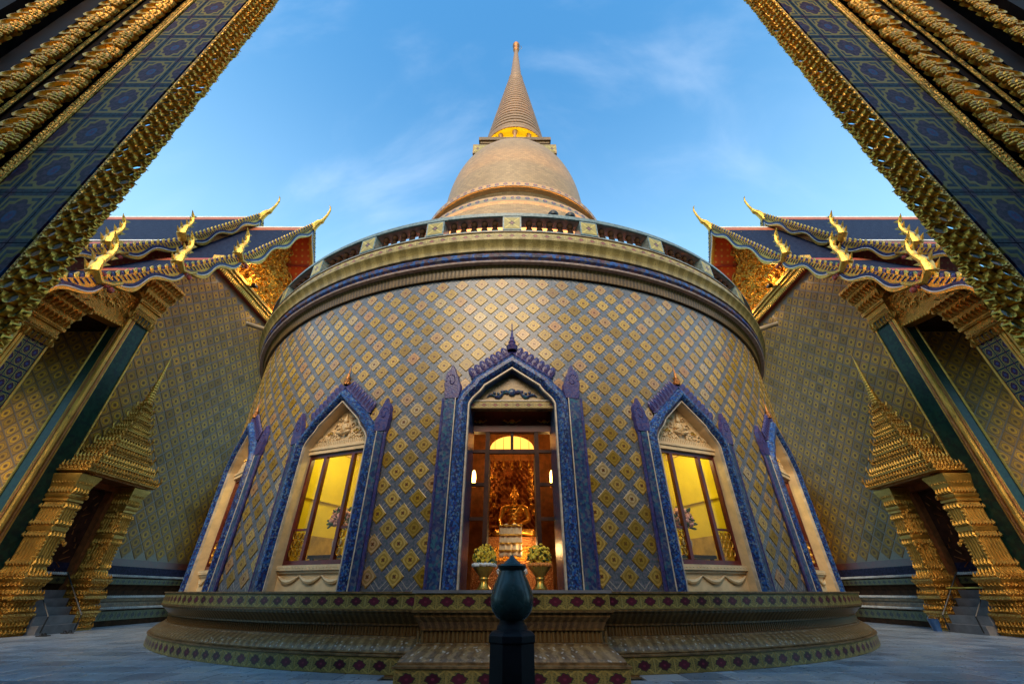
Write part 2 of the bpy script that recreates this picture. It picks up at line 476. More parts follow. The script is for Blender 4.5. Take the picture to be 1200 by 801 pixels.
def glaze_bud():
    m = M('teal_glaze', 0.2, 0.0, 0.35)
    n = m.noise(5, 6, 0.65); n2 = m.noise(16, 4, 0.6)
    c = m.mix(n.step(0.35, 0.65), (0.014, 0.028, 0.025), (0.040, 0.070, 0.064))
    c = m.mix(n2.step(0.58, 0.72) * 0.8, c, (0.030, 0.026, 0.022))
    m.color(c); m.rough(n * 0.4 + 0.04); m.bump(n2, 0.25, 0.008)
    MT['teal_glaze'] = m.mat
glaze_bud()

def emitter(name, col, st):
    m = M(name, 0.5); m.color(col); m.emit(col, st); MT[name] = m.mat
emitter('lamp_glow', (1.0, 0.55, 0.14), 9.0)
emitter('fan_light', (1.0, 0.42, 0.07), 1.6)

def glass_pane():
    m = bpy.data.materials.new('window_glass'); m.use_nodes = True
    nt = m.node_tree; nt.nodes.clear()
    o = nt.nodes.new('ShaderNodeOutputMaterial'); t = nt.nodes.new('ShaderNodeBsdfTransparent'); g = nt.nodes.new('ShaderNodeBsdfGlossy')
    fr = nt.nodes.new('ShaderNodeFresnel'); fr.inputs['IOR'].default_value = 1.25; mx = nt.nodes.new('ShaderNodeMixShader')
    t.inputs['Color'].default_value = (0.93, 0.93, 0.90, 1); g.inputs['Roughness'].default_value = 0.04
    ge = nt.nodes.new('ShaderNodeNewGeometry'); ma = nt.nodes.new('ShaderNodeMath'); ma.operation = 'SUBTRACT'; ma.inputs[0].default_value = 1.0
    mu = nt.nodes.new('ShaderNodeMath'); mu.operation = 'MULTIPLY'
    nt.links.new(ge.outputs['Backfacing'], ma.inputs[1]); nt.links.new(fr.outputs[0], mu.inputs[0]); nt.links.new(ma.outputs[0], mu.inputs[1]); nt.links.new(mu.outputs[0], mx.inputs[0]); nt.links.new(t.outputs[0], mx.inputs[1]); nt.links.new(g.outputs[0], mx.inputs[2])
    nt.links.new(mx.outputs[0], o.inputs['Surface'])
    MT['window_glass'] = m
glass_pane()

def mirror_glass():
    m = M('mirror_glass', 0.06, 0.9)
    r = m.rnd()
    c = m.mix(r.step(0.0, 0.4), (0.10, 0.30, 0.45), (0.55, 0.80, 0.95))
    c = m.mix(r.step(0.78, 0.80), c, (0.85, 0.85, 0.80))
    m.color(c); MT['mirror_glass'] = m.mat
mirror_glass()

# ------------------------------------------------------------------ mesh builder
class MB:
    def __init__(s): s.v = []; s.f = []; s.m = []; s.uv = []; s.sm = []
    def add(s, vs, fs, mi=0, uvs=None, sm=False):
        o = len(s.v); s.v += [tuple(p) for p in vs]
        for i, f in enumerate(fs):
            s.f.append(tuple(o + k for k in f)); s.m.append(mi); s.sm.append(sm)
            s.uv.append(uvs[i] if uvs else None)
        return s
    def box(s, x0, x1, y0, y1, z0, z1, mi=0):
        vs = [(x, y, z) for z in (z0, z1) for y in (y0, y1) for x in (x0, x1)]
        return s.add(vs, [(0, 2, 3, 1), (4, 5, 7, 6), (0, 1, 5, 4), (1, 3, 7, 5), (3, 2, 6, 7), (2, 0, 4, 6)], mi)
    def lathe(s, prof, n=24, a0=0.0, a1=360.0, c=(0, 0), mi=0, sm=True, cap=False, lean=0.0):
        """prof: (radius, z) bottom to top; angle 0 faces -Y; u = arc length, v = profile length"""
        full = abs(a1 - a0 - 360) < 1e-6
        m = n if full else n + 1
        vs = []; L = [0.0]
        for i in range(1, len(prof)): L.append(L[-1] + math.hypot(prof[i][0] - prof[i - 1][0], prof[i][1] - prof[i - 1][1]))
        for r, z in prof:
            for k in range(m):
                a = R_(a0 + (a1 - a0) * k / n)
                vs.append((c[0] + r * sin(a) + lean * (z - 9.0), c[1] - r * cos(a), z))
        fs = []; uvs = []
        rm = max(r for r, z in prof)
        for i in range(len(prof) - 1):
            for k in range(n):
                k2 = (k + 1) % m
                fs.append((i * m + k, i * m + k2, (i + 1) * m + k2, (i + 1) * m + k))
                u0 = R_(a0 + (a1 - a0) * k / n) * rm; u1 = R_(a0 + (a1 - a0) * (k + 1) / n) * rm
                uvs.append(((u0, L[i]), (u1, L[i]), (u1, L[i + 1]), (u0, L[i + 1])))
        s.add(vs, fs, mi, uvs, sm)
        if cap and full:
            s.f.append(tuple(len(s.v) - m + k for k in range(m))); s.m.append(mi); s.uv.append(None); s.sm.append(False)
        return s
    def tube(s, path, rad, n=8, mi=0, cap=True, flat=1.0, up=(0, 0, 1)):
        path = [Vector(p) for p in path]; vs = []
        if not hasattr(rad, '__len__'): rad = [rad] * len(path)
        for i, p in enumerate(path):
            t = (path[min(i + 1, len(path) - 1)] - path[max(i - 1, 0)]).normalized()
            u = Vector(up)
            if abs(t.dot(u)) > 0.95: u = Vector((0, 1, 0)) if abs(t.y) < 0.9 else Vector((1, 0, 0))
            a = t.cross(u).normalized(); b = a.cross(t).normalized()
            for k in range(n):
                w = 2 * pi * k / n
                vs.append(p + a * (cos(w) * rad[i] * flat) + b * (sin(w) * rad[i]))
        fs = [(i * n + k, i * n + (k + 1) % n, (i + 1) * n + (k + 1) % n, (i + 1) * n + k) for i in range(len(path) - 1) for k in range(n)]
        s.add(vs, fs, mi, None, True)
        if cap:
            s.add([], [], mi)
            o = len(s.v) - len(vs)
            for f in (tuple(o + n - 1 - k for k in range(n)), tuple(o + (len(path) - 1) * n + k for k in range(n))):
                s.f.append(f); s.m.append(mi); s.uv.append(None); s.sm.append(False)
        return s
    def ball(s, c, r, nu=8, nv=6, mi=0, M4=None):
        if not hasattr(r, '__len__'): r = (r, r, r)
        vs = [Vector((0, 0, -r[2]))]
        for j in range(1, nv):
            b = -pi / 2 + pi * j / nv
            for k in range(nu):
                a = 2 * pi * k / nu
                vs.append(Vector((r[0] * cos(b) * cos(a), r[1] * cos(b) * sin(a), r[2] * sin(b))))
        vs.append(Vector((0, 0, r[2])))
        if M4 is not None: vs = [M4 @ p for p in vs]
        vs = [p + Vector(c) for p in vs]
        fs = [(0, 1 + (k + 1) % nu, 1 + k) for k in range(nu)]
        for j in range(nv - 2):
            for k in range(nu):
                a = 1 + j * nu
                fs.append((a + k, a + (k + 1) % nu, a + nu + (k + 1) % nu, a + nu + k))
        l = len(vs) - 1; a = l - nu
        fs += [(a + k, a + (k + 1) % nu, l) for k in range(nu)]
        return s.add(vs, fs, mi, None, True)
    def prism(s, poly, fn, mi=0, uvscale=None):
        """poly: 2D points; fn(a,b,t) -> 3D for t in 0,1"""
        n = len(poly)
        vs = [fn(a, b, 0) for a, b in poly] + [fn(a, b, 1) for a, b in poly]
        fs = [tuple(range(n - 1, -1, -1)), tuple(range(n, 2 * n))] + [(i, (i + 1) % n, n + (i + 1) % n, n + i) for i in range(n)]
        return s.add(vs, fs, mi)
    def px(s, poly, x0, x1, mi=0): return s.prism(poly, lambda y, z, t: (x1 if t else x0, y, z), mi)     # poly in (y,z)
    def py(s, poly, y0, y1, mi=0): return s.prism(poly, lambda x, z, t: (x, y1 if t else y0, z), mi)     # poly in (x,z)
    def pz(s, poly, z0, z1, mi=0): return s.prism(poly, lambda x, y, t: (x, y, z1 if t else z0), mi)     # poly in (x,y)
    def data(s, name, mats, sharp=35.0):
        me = bpy.data.meshes.new(name)
        me.from_pydata(s.v, [], s.f)
        if not isinstance(mats, (list, tuple)): mats = [mats]
        for k in mats: me.materials.append(MT[k])
        me.polygons.foreach_set('material_index', s.m)
        me.polygons.foreach_set('use_smooth', s.sm)
        if any(u is not None for u in s.uv):
            ul = me.uv_layers.new(name='UVMap'); flat = []
            for f, u in zip(s.f, s.uv):
                if u is None: flat += [0.0] * (2 * len(f))
                else:
                    for a, b in u: flat += [a, b]
            ul.data.foreach_set('uv', flat)
        if any(s.sm): me.set_sharp_from_angle(angle=R_(sharp))
        me.update()
        return me
    def build(s, name, mats, parent=None, loc=(0, 0, 0), rotz=0.0, sharp=35.0):
        return link(name, s.data(name, mats, sharp), parent, loc, rotz)

COL = scene.collection
def link(name, me, parent=None, loc=(0, 0, 0), rotz=0.0, rot=None):
    o = bpy.data.objects.new(name, me); COL.objects.link(o)
    o.location = loc
    o.rotation_euler = rot if rot is not None else (0, 0, rotz)
    if parent is not None: o.parent = parent
    return o
def empty(name, loc=(0, 0, 0), parent=None, rotz=0.0):
    o = link(name, None, parent, loc, rotz); o.empty_display_size = 0.3; return o
def tag(o, label=None, cat=None, group=None, kind=None):
    if label: o['label'] = label
    if cat: o['category'] = cat
    if group: o['group'] = group
    if kind: o['kind'] = kind
    return o
def copy_tree(o, parent=None):
    c = o.copy(); COL.objects.link(c); c.parent = parent
    for ch in list(o.children): copy_tree(ch, c)
    return c
def lamp(name, kind, loc, energy, col, size=0.1, parent=None, rot=(0, 0, 0)):
    l = bpy.data.lights.new(name, kind); l.energy = energy; l.color = col
    if kind == 'AREA': l.size = size
    else: l.shadow_soft_size = size
    o = bpy.data.objects.new(name, l); COL.objects.link(o); o.location = loc; o.rotation_euler = rot
    if parent is not None: o.parent = parent
    return o

CY = 17.6           # chedi axis
RW = 10.08          # drum wall radius

# ================================================================== GROUND
g = MB()
g.add([(-400, -400, -0.03), (400, -400, -0.03), (400, 400, -0.03), (-400, 400, -0.03)], [(0, 1, 2, 3)])
ground = tag(g.build('ground', 'joint'), kind='structure')
slab_me = []
for k in range(2):
    b = MB(); w = 0.2935; e = 0.008
    b.add([(-w, -w, -0.03), (w, -w, -0.03), (w, w, -0.03), (-w, w, -0.03), (-w, -w, -e), (w, -w, -e), (w, w, -e), (-w, w, -e),
           (-w + e, -w + e, 0), (w - e, -w + e, 0), (w - e, w - e, 0), (-w + e, w - e, 0)],
          [(0, 1, 5, 4), (1, 2, 6, 5), (2, 3, 7, 6), (3, 0, 4, 7), (4, 5, 9, 8), (5, 6, 10, 9), (6, 7, 11, 10), (7, 4, 8, 11), (8, 9, 10, 11)])
    slab_me.append(b.data('slab', 'marble'))
cand = []
for i in range(-24, 24):
    for j in range(2, 34):
        x = (i + 0.5) * 0.6 + (0.3 if j % 2 else 0); y = j * 0.6
        r = math.hypot(x, y - CY)
        if r < 10.15 or abs(x) > 14.2: continue
        # inside the picture?
        f = y * 0.847 - 0.531; u = -y * 0.531 - 0.847
        if f <= 0: continue
        sx = 466.67 * x / f; sy = -466.67 * u / f
        if abs(sx) > 640 or sy > 440: continue
        if abs(x) < 1.7 and y > 6.1: continue
        cand.append((math.hypot(x, y), x, y))
cand.sort()
for d, x, y in cand[:300]:
    o = link('slab', slab_me[0], ground, (x, y, 0.001 + random.uniform(-0.0012, 0.0012)), random.choice((0, 1, 2, 3)) * pi / 2)
if len(cand) > 300:
    b = MB(); w = 0.2935
    for d, x, y in cand[300:]: b.box(x - w, x + w, y - w, y + w, -0.028, 0.0)
    tag(b.build('slab', 'marble', ground), kind='stuff')

# ================================================================== STUPA
stupa = tag(empty('stupa', (0, CY, 0)), 'round tiled stupa with gold bell, ringed spire and pointed blue arches', 'stupa')
A0, A1, AN = -100.0, 100.0, 200

def ring(name, prof, mat, parent=stupa, n=AN, a0=A0, a1=A1):
    return MB().lathe(prof, n, a0, a1).build(name, mat, parent)

# --- plinth (profile pieces, bottom to top)
plinth = ring('plinth', [(10.60, -0.02), (10.47, -0.02), (10.47, 0.205), (10.50, 0.21), (10.50, 0.225), (10.46, 0.235), (10.47, 0.25), (10.44, 0.262)], 'brown_tile')
ring('plinth_slope', [(10.44, 0.262), (10.43, 0.29), (10.38, 0.335), (10.30, 0.385), (10.25, 0.405), (10.25, 0.425), (10.20, 0.43)], 'speck_tan', plinth)
ring('plinth_neck', [(10.20, 0.43), (10.20, 0.555)], 'rib_brown', plinth)
ring('plinth_cove', [(10.20, 0.555), (10.24, 0.56), (10.24, 0.585), (10.26, 0.60), (10.32, 0.66), (10.40, 0.715), (10.40, 0.745), (10.44, 0.75), (10.44, 0.77)], 'rib_brown', plinth)
ring('plinth_top', [(10.44, 0.77), (10.42, 0.775), (10.42, 0.975), (10.46, 0.98), (10.46, 1.005), (9.90, 1.008)], 'brown_tile', plinth)
def quad_tile(w, h, d=0.010, bev=0.008):
    """upright tile facing -Y, origin at the middle of its back"""
    b = MB(); vs = []
    for k, y in ((0, 0.0), (0, -d + 0.003), (bev, -d)):
        for sx, sz in ((-1, -1), (1, -1), (1, 1), (-1, 1)): vs.append((sx * (w / 2 - k), y, sz * (h / 2 - k)))
    fs = []; uvs = []
    for a in (0, 4):
        for k in range(4):
            fs.append((a + k, a + (k + 1) % 4, a + 4 + (k + 1) % 4, a + 4 + k)); uvs.append(((1, 1),) * 4)
    fs.append((8, 9, 10, 11)); uvs.append(((-1, -1), (1, -1), (1, 1), (-1, 1)))
    return b.add(vs, fs, 0, uvs)
def diamond_tile(hd, d=0.014, bev=0.016):
    b = MB(); vs = []
    for k, y in ((0, 0.004), (0, -d + 0.005), (bev, -d)):
        for sx, sz in ((0, -1), (1, 0), (0, 1), (-1, 0)): vs.append((sx * (hd - k), y, sz * (hd - k)))
    fs = []; uvs = []
    for a in (0, 4):
        for k in range(4):
            fs.append((a + k, a + (k + 1) % 4, a + 4 + (k + 1) % 4, a + 4 + k)); uvs.append(((0.95, 0.95),) * 4)
    fs.append((8, 9, 10, 11)); uvs.append(((-1, -1), (1, -1), (1, 1), (-1, 1)))
    return b.add(vs, fs, 0, uvs)
def place_ring_tiles(name, me, r, z, step, lim, parent, skip=None, off=0.0):
    k = int(lim / step)
    for i in range(-k, k + 1):
        th = i * step + off
        if skip and skip(th): continue
        a = R_(th)
        link(name, me, parent, (r * sin(a), -r * cos(a), z), a)
stepb = 1.74
me = quad_tile(10.47 * R_(stepb) * 0.992, 0.196).data('band_tile', 'band_maroon')
place_ring_tiles('band_tile', me, 10.468, 0.103, stepb, 62, plinth, lambda t: abs(t) < 7.2)
me = quad_tile(10.42 * R_(1.70) * 0.992, 0.192).data('band_tile', 'band_maroon')
place_ring_tiles('band_tile', me, 10.418, 0.875, 1.70, 62, plinth, lambda t: abs(t) < 6.9)

# --- projecting block in front of the door
def block_sweep(mb, prof, hw, yf, yb):
    """profile (offset, z) swept round left side, front, right side"""
    vs = []; fs = []; uvs = []; n = len(prof); L = [0.0]
    for i in range(1, n): L.append(L[-1] + math.hypot(prof[i][0] - prof[i - 1][0], prof[i][1] - prof[i - 1][1]))
    for o, z in prof:
        vs += [(-hw - o, yb, z), (-hw - o, yf - o, z), (hw + o, yf - o, z), (hw + o, yb, z)]
    us = [0, yb - yf, yb - yf + 2 * hw, 2 * (yb - yf) + 2 * hw]
    for i in range(n - 1):
        for k in range(3):
            fs.append((4 * i + k, 4 * i + k + 1, 4 * i + 4 + k + 1, 4 * i + 4 + k))
            uvs.append(((us[k], L[i]), (us[k + 1], L[i]), (us[k + 1], L[i + 1]), (us[k], L[i + 1])))
    return mb.add(vs, fs, 0, uvs)
BH, BF, BB = 1.30, 6.40 - CY, 8.2 - CY
block = block_sweep(MB(), [(0.14, -0.02), (0.14, 0.20), (0.17, 0.205), (0.17, 0.225), (0.12, 0.235), (0.12, 0.262)], BH, BF, BB).build('porch_block', 'brown_tile', stupa)
block_sweep(MB(), [(0.12, 0.262), (0.10, 0.29), (0.02, 0.36), (-0.05, 0.405), (-0.05, 0.43), (-0.12, 0.435)], BH, BF, BB).build('block_slope', 'speck_tan', block)
block_sweep(MB(), [(-0.12, 0.435), (-0.12, 0.565)], BH, BF, BB).build('block_neck', 'rib_brown', block)
block_sweep(MB(), [(-0.12, 0.565), (-0.08, 0.57), (-0.08, 0.59), (-0.05, 0.66), (0.0, 0.72), (0.0, 0.765), (0.04, 0.77), (0.04, 0.785)], BH, BF, BB).build('block_cove', 'rib_brown', block)
block_sweep(MB(), [(0.04, 0.785), (0.01, 0.79), (0.01, 0.985)], BH, BF, BB).build('block_band', 'brown_tile', block)
MB().box(-BH - 0.045, BH + 0.045, BF - 0.045, BB, 0.986, 1.022).build('block_slab', 'stone_step', block)
nb = 9
me = quad_tile(2 * (BH + 0.01) / nb * 0.992, 0.188).data('band_tile', 'band_maroon')
me2 = quad_tile(2 * (BH + 0.14) / nb * 0.992, 0.196).data('band_tile', 'band_maroon')
for i in range(nb):
    t = (i + 0.5) / nb * 2 - 1
    link('band_tile', me, block, (t * (BH + 0.01), BF - 0.012, 0.888))
    link('band_tile', me2, block, (t * (BH + 0.14), BF - 0.142, 0.102))
for sgn in (-1, 1):
    for i in range(3):
        link('band_tile', me, block, (sgn * (BH + 0.012), BF + 0.16 + i * 0.293, 0.888), sgn * pi / 2)
# ribs on the neck of the block
b = MB()
for i in range(44):
    x = -BH + 0.06 + i * (2 * BH - 0.12) / 43
    b.tube([(x, BF + 0.115, 0.44), (x, BF + 0.115, 0.56)], 0.018, 6)
tag(b.build('rib', 'rib_tan', block), kind='stuff')
b = MB()
for i in range(420):
    a = R_(-63 + i * 0.3)
    if abs(a) < R_(6.9): continue
    b.tube([(10.205 * sin(a), -10.205 * cos(a), 0.435), (10.205 * sin(a), -10.205 * cos(a), 0.552)], 0.016, 5, 0, False)
tag(b.build('rib', 'rib_tan', plinth), kind='stuff')

# --- openings
def arch_pts(w, zs, za):
    return [(w, 1.0), (w, zs), (w * 0.985, zs + 0.07), (w * 0.955, zs + 0.15), (w * 0.90, zs + 0.25), (w * 0.83, zs + 0.34), (w * 0.757, zs + 0.42), (w * 0.725, zs + 0.47), (w * 0.700, zs + 0.545), (0.0, za)]
def mirror_pts(p): return [(-x, z) for x, z in p] + [(x, z) for x, z in reversed(p[:-1])]
def offset_line(line, d):
    """offset to the inside (towards the opening) of an open polyline running left foot -> apex -> right foot"""
    out = []
    for i, p in enumerate(line):
        ns = []
        for j in (i - 1, i):
            if 0 <= j < len(line) - 1:
                dx, dz = line[j + 1][0] - line[j][0], line[j + 1][1] - line[j][1]
                l = math.hypot(dx, dz); ns.append((dz / l, -dx / l))
        nx = sum(k[0] for k in ns) / len(ns); nz = sum(k[1] for k in ns) / len(ns)
        l2 = nx * nx + nz * nz
        out.append((p[0] + nx / l2 * d, p[1] + nz / l2 * d))
    out[0] = (out[0][0], line[0][1]); out[-1] = (out[-1][0], line[-1][1])
    return out
def cyl(s, z, p):
    a = s / RW; r = RW + p
    return (r * sin(a), -r * cos(a), z)
def sweep_arch(line, prof, mi=0, mb=None):
    """prof: (inward offset, protrusion)"""
    mb = mb or MB(); rows = []
    for o, p in prof:
        rows.append([cyl(x, z, p) for x, z in offset_line(line, o)])
    n = len(line); vs = [q for r in rows for q in r]; fs = []; uvs = []
    for i in range(len(rows) - 1):
        for k in range(n - 1):
            fs.append((i * n + k, (i + 1) * n + k, (i + 1) * n + k + 1, i * n + k + 1))
            uvs.append(((k * 0.3, i * 0.1), (k * 0.3, i * 0.1 + 0.1), (k * 0.3 + 0.3, i * 0.1 + 0.1), (k * 0.3 + 0.3, i * 0.1)))
    return mb.add(vs, fs, mi, uvs, True)
DOOR = dict(w=1.13, zs=4.25, za=5.345, roll=0.24, line=0.28, band=-0.30)
WIN = dict(w=1.05, zs=3.66, za=4.87, roll=0.20, line=0.235, band=-0.21)
OPEN = [(0.0, DOOR), (-21.7, WIN), (21.7, WIN), (-43.2, WIN), (43.2, WIN), (-65, WIN), (65, WIN)]
def arch_z(P, s, d):
    L = offset_line(mirror_pts(arch_pts(P['w'], P['zs'], P['za'])), d)
    for (x0, z0), (x1, z1) in zip(L, L[1:]):
        if x1 > x0 + 1e-9 and x0 <= s <= x1: return z0 + (z1 - z0) * (s - x0) / (x1 - x0)
    return None
# wall with the openings cut out
ths = set(round(A0 + i * 0.5, 4) for i in range(int((A1 - A0) / 0.5) + 1))
for t0, P in OPEN:
    hw = math.degrees((P['w'] - 0.08) / RW)
    for k in range(-24, 25): ths.add(round(t0 + hw * k / 24.0, 4))
ths = sorted(ths)
def zlow(t):
    for t0, P in OPEN:
        s = R_(t - t0) * RW
        if abs(s) < P['w'] - 0.0801:
            z = arch_z(P, s, 0.08)
            return z if z else 1.0
    return 1.0
ZT = 7.70
b = MB()
for t0, t1 in zip(ths, ths[1:]):
    m = (t0 + t1) / 2
    inside = zlow(m) > 1.01
    za, zb = (zlow(t0 + 1e-3), zlow(t1 - 1e-3)) if inside else (0.98, 0.98)
    a0, a1 = R_(t0), R_(t1)
    b.add([(RW * sin(a0), -RW * cos(a0), za), (RW * sin(a1), -RW * cos(a1), zb), (RW * sin(a1), -RW * cos(a1), ZT), (RW * sin(a0), -RW * cos(a0), ZT)],
          [(0, 1, 2, 3)], 0, [((RW * a0, za), (RW * a1, zb), (RW * a1, ZT), (RW * a0, ZT))], True)
drum = b.build('drum_wall', 'drum_lattice', stupa)
# diamond tiles
PER = 0.494; SW = PER / RW
def in_frame(th, z):
    for t0, P in OPEN:
        s = R_(th - t0) * RW
        if abs(s) < P['w'] + 0.02:
            top = arch_z(P, s, 0.02) if abs(s) < P['w'] - 0.02 else P['zs'] - 0.05
            if top and z < top: return True
    return False
tiles = []
for i in range(-40, 41):
    for j in range(0, 29):
        s = (i + (0.5 if j % 2 else 0)) * PER; z = 0.5 * PER * j + 0.72
        th = math.degrees(s / RW)
        if abs(th) > 66 or z < 1.17 or z > 7.60 or in_frame(th, z): continue
        a = R_(th); x, y = RW * sin(a), CY - RW * cos(a)
        d2 = x * x + y * y + (z - 1) ** 2
        face = max(0.02, (x * -sin(a) + y * cos(a)) / math.sqrt(d2))
        tiles.append((face / d2, th, z))
tiles.sort(reverse=True)
tme = diamond_tile(PER * 0.35).data('diamond_tile', 'drum_tile')
tme2 = diamond_tile(PER * 0.35).data('diamond_tile', 'drum_tile_orange')
rest = [MB(), MB()]
proto_t = diamond_tile(PER * 0.35)
for k, (sc, th, z) in enumerate(tiles):
    orange = z > 7.28 or (z > 7.0 and random.random() < 0.3)
    a = R_(th); loc = Vector((RW * sin(a), -RW * cos(a), z)); tilt = random.uniform(-0.006, 0.006)
    if k < 300:
        link('diamond_tile', tme2 if orange else tme, drum, loc, rot=(tilt, 0, a + random.uniform(-0.006, 0.006)))
    else:
        M4 = Matrix.Translation(loc) @ Matrix.Rotation(a + random.uniform(-0.006, 0.006), 4, 'Z') @ Matrix.Rotation(tilt, 4, 'X')
        rest[1 if orange else 0].add([M4 @ Vector(v) for v in proto_t.v], proto_t.f, 0, proto_t.uv)
tag(rest[0].build('diamond_tile', 'drum_tile', drum), kind='stuff')
if rest[1].v: tag(rest[1].build('diamond_tile', 'drum_tile_orange', drum), kind='stuff')

# --- frames
leaf_me = None
def make_leaf():
    b = MB()
    b.ball((0, 0, 0), (0.080, 0.035, 0.150), 10, 7)
    b.ball((0, -0.02, 0.03), (0.035, 0.03, 0.10), 6, 5)
    return b.data('hood_leaf', 'violet_tile')
leaf_me = make_leaf()
def flame_poly(sc=1.0):
    return [(-0.02, 0.0), (0.255, 0.0), (0.285, 0.14), (0.275, 0.24), (0.305, 0.33), (0.285, 0.42), (0.295, 0.50), (0.25, 0.60), (0.19, 0.66), (0.155, 0.76), (0.10, 0.66), (0.07, 0.56), (0.03, 0.50), (0.0, 0.38), (-0.04, 0.30), (-0.05, 0.15)]
def build_frame(P, name, reveal_mat, depth, parent, t0):
    line = mirror_pts(arch_pts(P['w'], P['zs'], P['za']))
    root = sweep_arch(line, [(-0.03, -0.02), (-0.03, 0.05), (0.0, 0.07), (P['roll'] * 0.12, 0.12), (P['roll'] * 0.35, 0.165), (P['roll'] * 0.65, 0.165), (P['roll'] * 0.88, 0.12), (P['roll'], 0.05)]).build(name, 'blue_tile', parent, rotz=R_(t0))
    sweep_arch(line, [(P['roll'], 0.05), (P['roll'] + 0.005, 0.075), (P['line'] - 0.005, 0.075), (P['line'], 0.02)]).build('inner_edge', 'cream_line', root)
    sweep_arch(line, [(P['line'], 0.02), (P['line'], -depth)]).build('reveal', reveal_mat, root)
    # side bands with an outer bead, up to the springing
    w, zs = P['w'], P['zs']
    for s in (-1, 1):
        b = MB(); q = []
        prof = [(w + 0.025, -0.02), (w + 0.025, 0.095), (w - P['band'] - 0.055, 0.08), (w - P['band'] - 0.05, -0.02)]
        for x, p in prof: q += [cyl(s * x, 1.0, p), cyl(s * x, zs + 0.12, p)]
        b.add(q, [(0, 1, 3, 2), (2, 3, 5, 4), (4, 5, 7, 6), (1, 7, 5, 3)])
        b.build('side_band', 'blue_dark', root)
        xb = w - P['band'] - 0.025
        MB().tube([cyl(s * xb, z, 0.045) for z in (1.0, zs * 0.5, zs + 0.12)], 0.036, 8).build('edge_bead', 'violet_tile', root)
        MB().tube([cyl(s * (w + 0.015), z, 0.095) for z in (1.0, zs * 0.5, zs + 0.1)], 0.012, 6).build('thin_line', 'cream_line', root)
        # horizontal joints between the glazed lengths
        # shoulder flame
        b = MB(); k = -P['band'] / 0.30
        fp = flame_poly()
        sc = 1.12 * (0.75 + 0.25 * k)
        vs0 = [cyl(s * (w - 0.04 + x * sc), zs + 0.06 + z * sc, 0.02) for x, z in fp]
        cx = sum(x for x, z in fp) / len(fp); cz = sum(z for x, z in fp) / len(fp)
        vs1 = [cyl(s * (w - 0.04 + (cx + (x - cx) * 0.86) * sc), zs + 0.06 + (cz + (z - cz) * 0.90) * sc, 0.10) for x, z in fp]
        n = len(fp)
        b.add(vs0 + vs1, [tuple(range(n, 2 * n))] + [(i, (i + 1) % n, n + (i + 1) % n, n + i) for i in range(n)])
        for t in range(16):
            aa = t * 0.42; rr = 0.105 - t * 0.0055
            b.ball(cyl(s * (w - 0.04 + (cx + rr * cos(aa)) * sc), zs + 0.06 + (cz + rr * sin(aa) * 1.5) * sc, 0.10), 0.017, 5, 4)
        b.build('shoulder_flame', 'violet_tile', root)
    # hood: dark backing band and leaves
    pts = arch_pts(w, zs, P['za'])
    hood = mirror_pts([pts[-2], pts[-1]])
    b = sweep_arch(hood, [(-0.13, -0.02), (-0.12, 0.06), (-0.03, 0.08)])
    hb = b.build('hood', 'violet_tile', root)
    L = math.hypot(pts[-2][0], pts[-1][1] - pts[-2][1]); n = 7 if P is DOOR else 8
    for s in (-1, 1):
        tx, tz = -pts[-2][0] / L, (pts[-1][1] - pts[-2][1]) / L     # up the slope
        ang = math.atan2(tx, tz)
        for k in range(n):
            f = (k + 0.35) / n
            x = pts[-2][0] + tx * L * f + tz * 0.125; z = pts[-2][1] + tz * L * f - tx * 0.125
            p = cyl(s * x, z, 0.045)
            o = link('hood_leaf', leaf_me, root, p, rot=(0, s * (0.55), s * x / RW))
            o.scale = (1.0, 1.0, 1.0 + 0.25 * (k % 2 == 0) * 0.2)
    # finial
    f0 = P['za'] + 0.10
    k_ = 1.0 if P is DOOR else 0.62
    prof = [(q * k_, f0 + h * (1.0 if P is DOOR else 0.8)) for q, h in ((0.10, 0), (0.13, 0.10), (0.07, 0.17), (0.085, 0.21), (0.045, 0.28), (0.055, 0.32), (0.028, 0.38), (0.030, 0.42), (0.014, 0.50), (0.008, 0.72))]
    MB().lathe(prof, 10, c=(0, -RW - 0.07), cap=True).build('finial', 'violet_tile' if P is DOOR else 'gold_red', root)
    return root

# ------- the door bay
doorway = build_frame(DOOR, 'doorway', 'blue_dark', 0.62, stupa, 0.0)
def flat_fill(P, off, zb, y):
    """polygon of the arch head above zb, in the plane y (local, facing -Y)"""
    L = offset_line(mirror_pts(arch_pts(P['w'], P['zs'], P['za'])), off)
    up = [p for p in L if p[1] > zb]
    hw = max(p[0] for p in L)
    return [(-hw, zb)] + up + [(hw, zb)]
YD = -RW + 0.18
b = MB(); b.py(flat_fill(DOOR, 0.26, 4.34, 0), YD, YD + 0.1)
b.build('tympanum', 'tan_glaze', doorway)
b = MB(); b.box(-0.93, 0.93, YD - 0.06, YD + 0.1, 4.18, 4.335); b.build('lintel', 'brown_tile', doorway)
me = quad_tile(0.228, 0.135).data('lintel_tile', 'band_flower')
for i in range(8): link('lintel_tile', me, doorway, (-0.805 + i * 0.23, YD - 0.060, 4.257))
MB().box(-0.93, 0.93, YD - 0.085, YD - 0.0, 4.337, 4.36).build('cornice_strip', 'cream_line', doorway)
# ornament on the tympanum
b = MB()
b.ball((0, YD - 0.02, 4.56), (0.09, 0.05, 0.085), 10, 7)
for s in (-1, 1):
    b.tube([(s * (0.08 + 0.05 * t), YD - 0.02, 4.50 + 0.035 * sin(t * 1.1) + (0.05 if t < 3 else 0.0) - 0.004 * t) for t in range(10)], [0.035, 0.04, 0.035, 0.03, 0.04, 0.03, 0.022, 0.03, 0.02, 0.006], 6)
    for t in range(5): b.ball((s * (0.13 + 0.08 * t), YD - 0.03, 4.56 - 0.014 * t + 0.03 * (t % 2)), (0.035, 0.025, 0.03), 6, 5)
b.build('ornament', 'blue_dark', doorway)
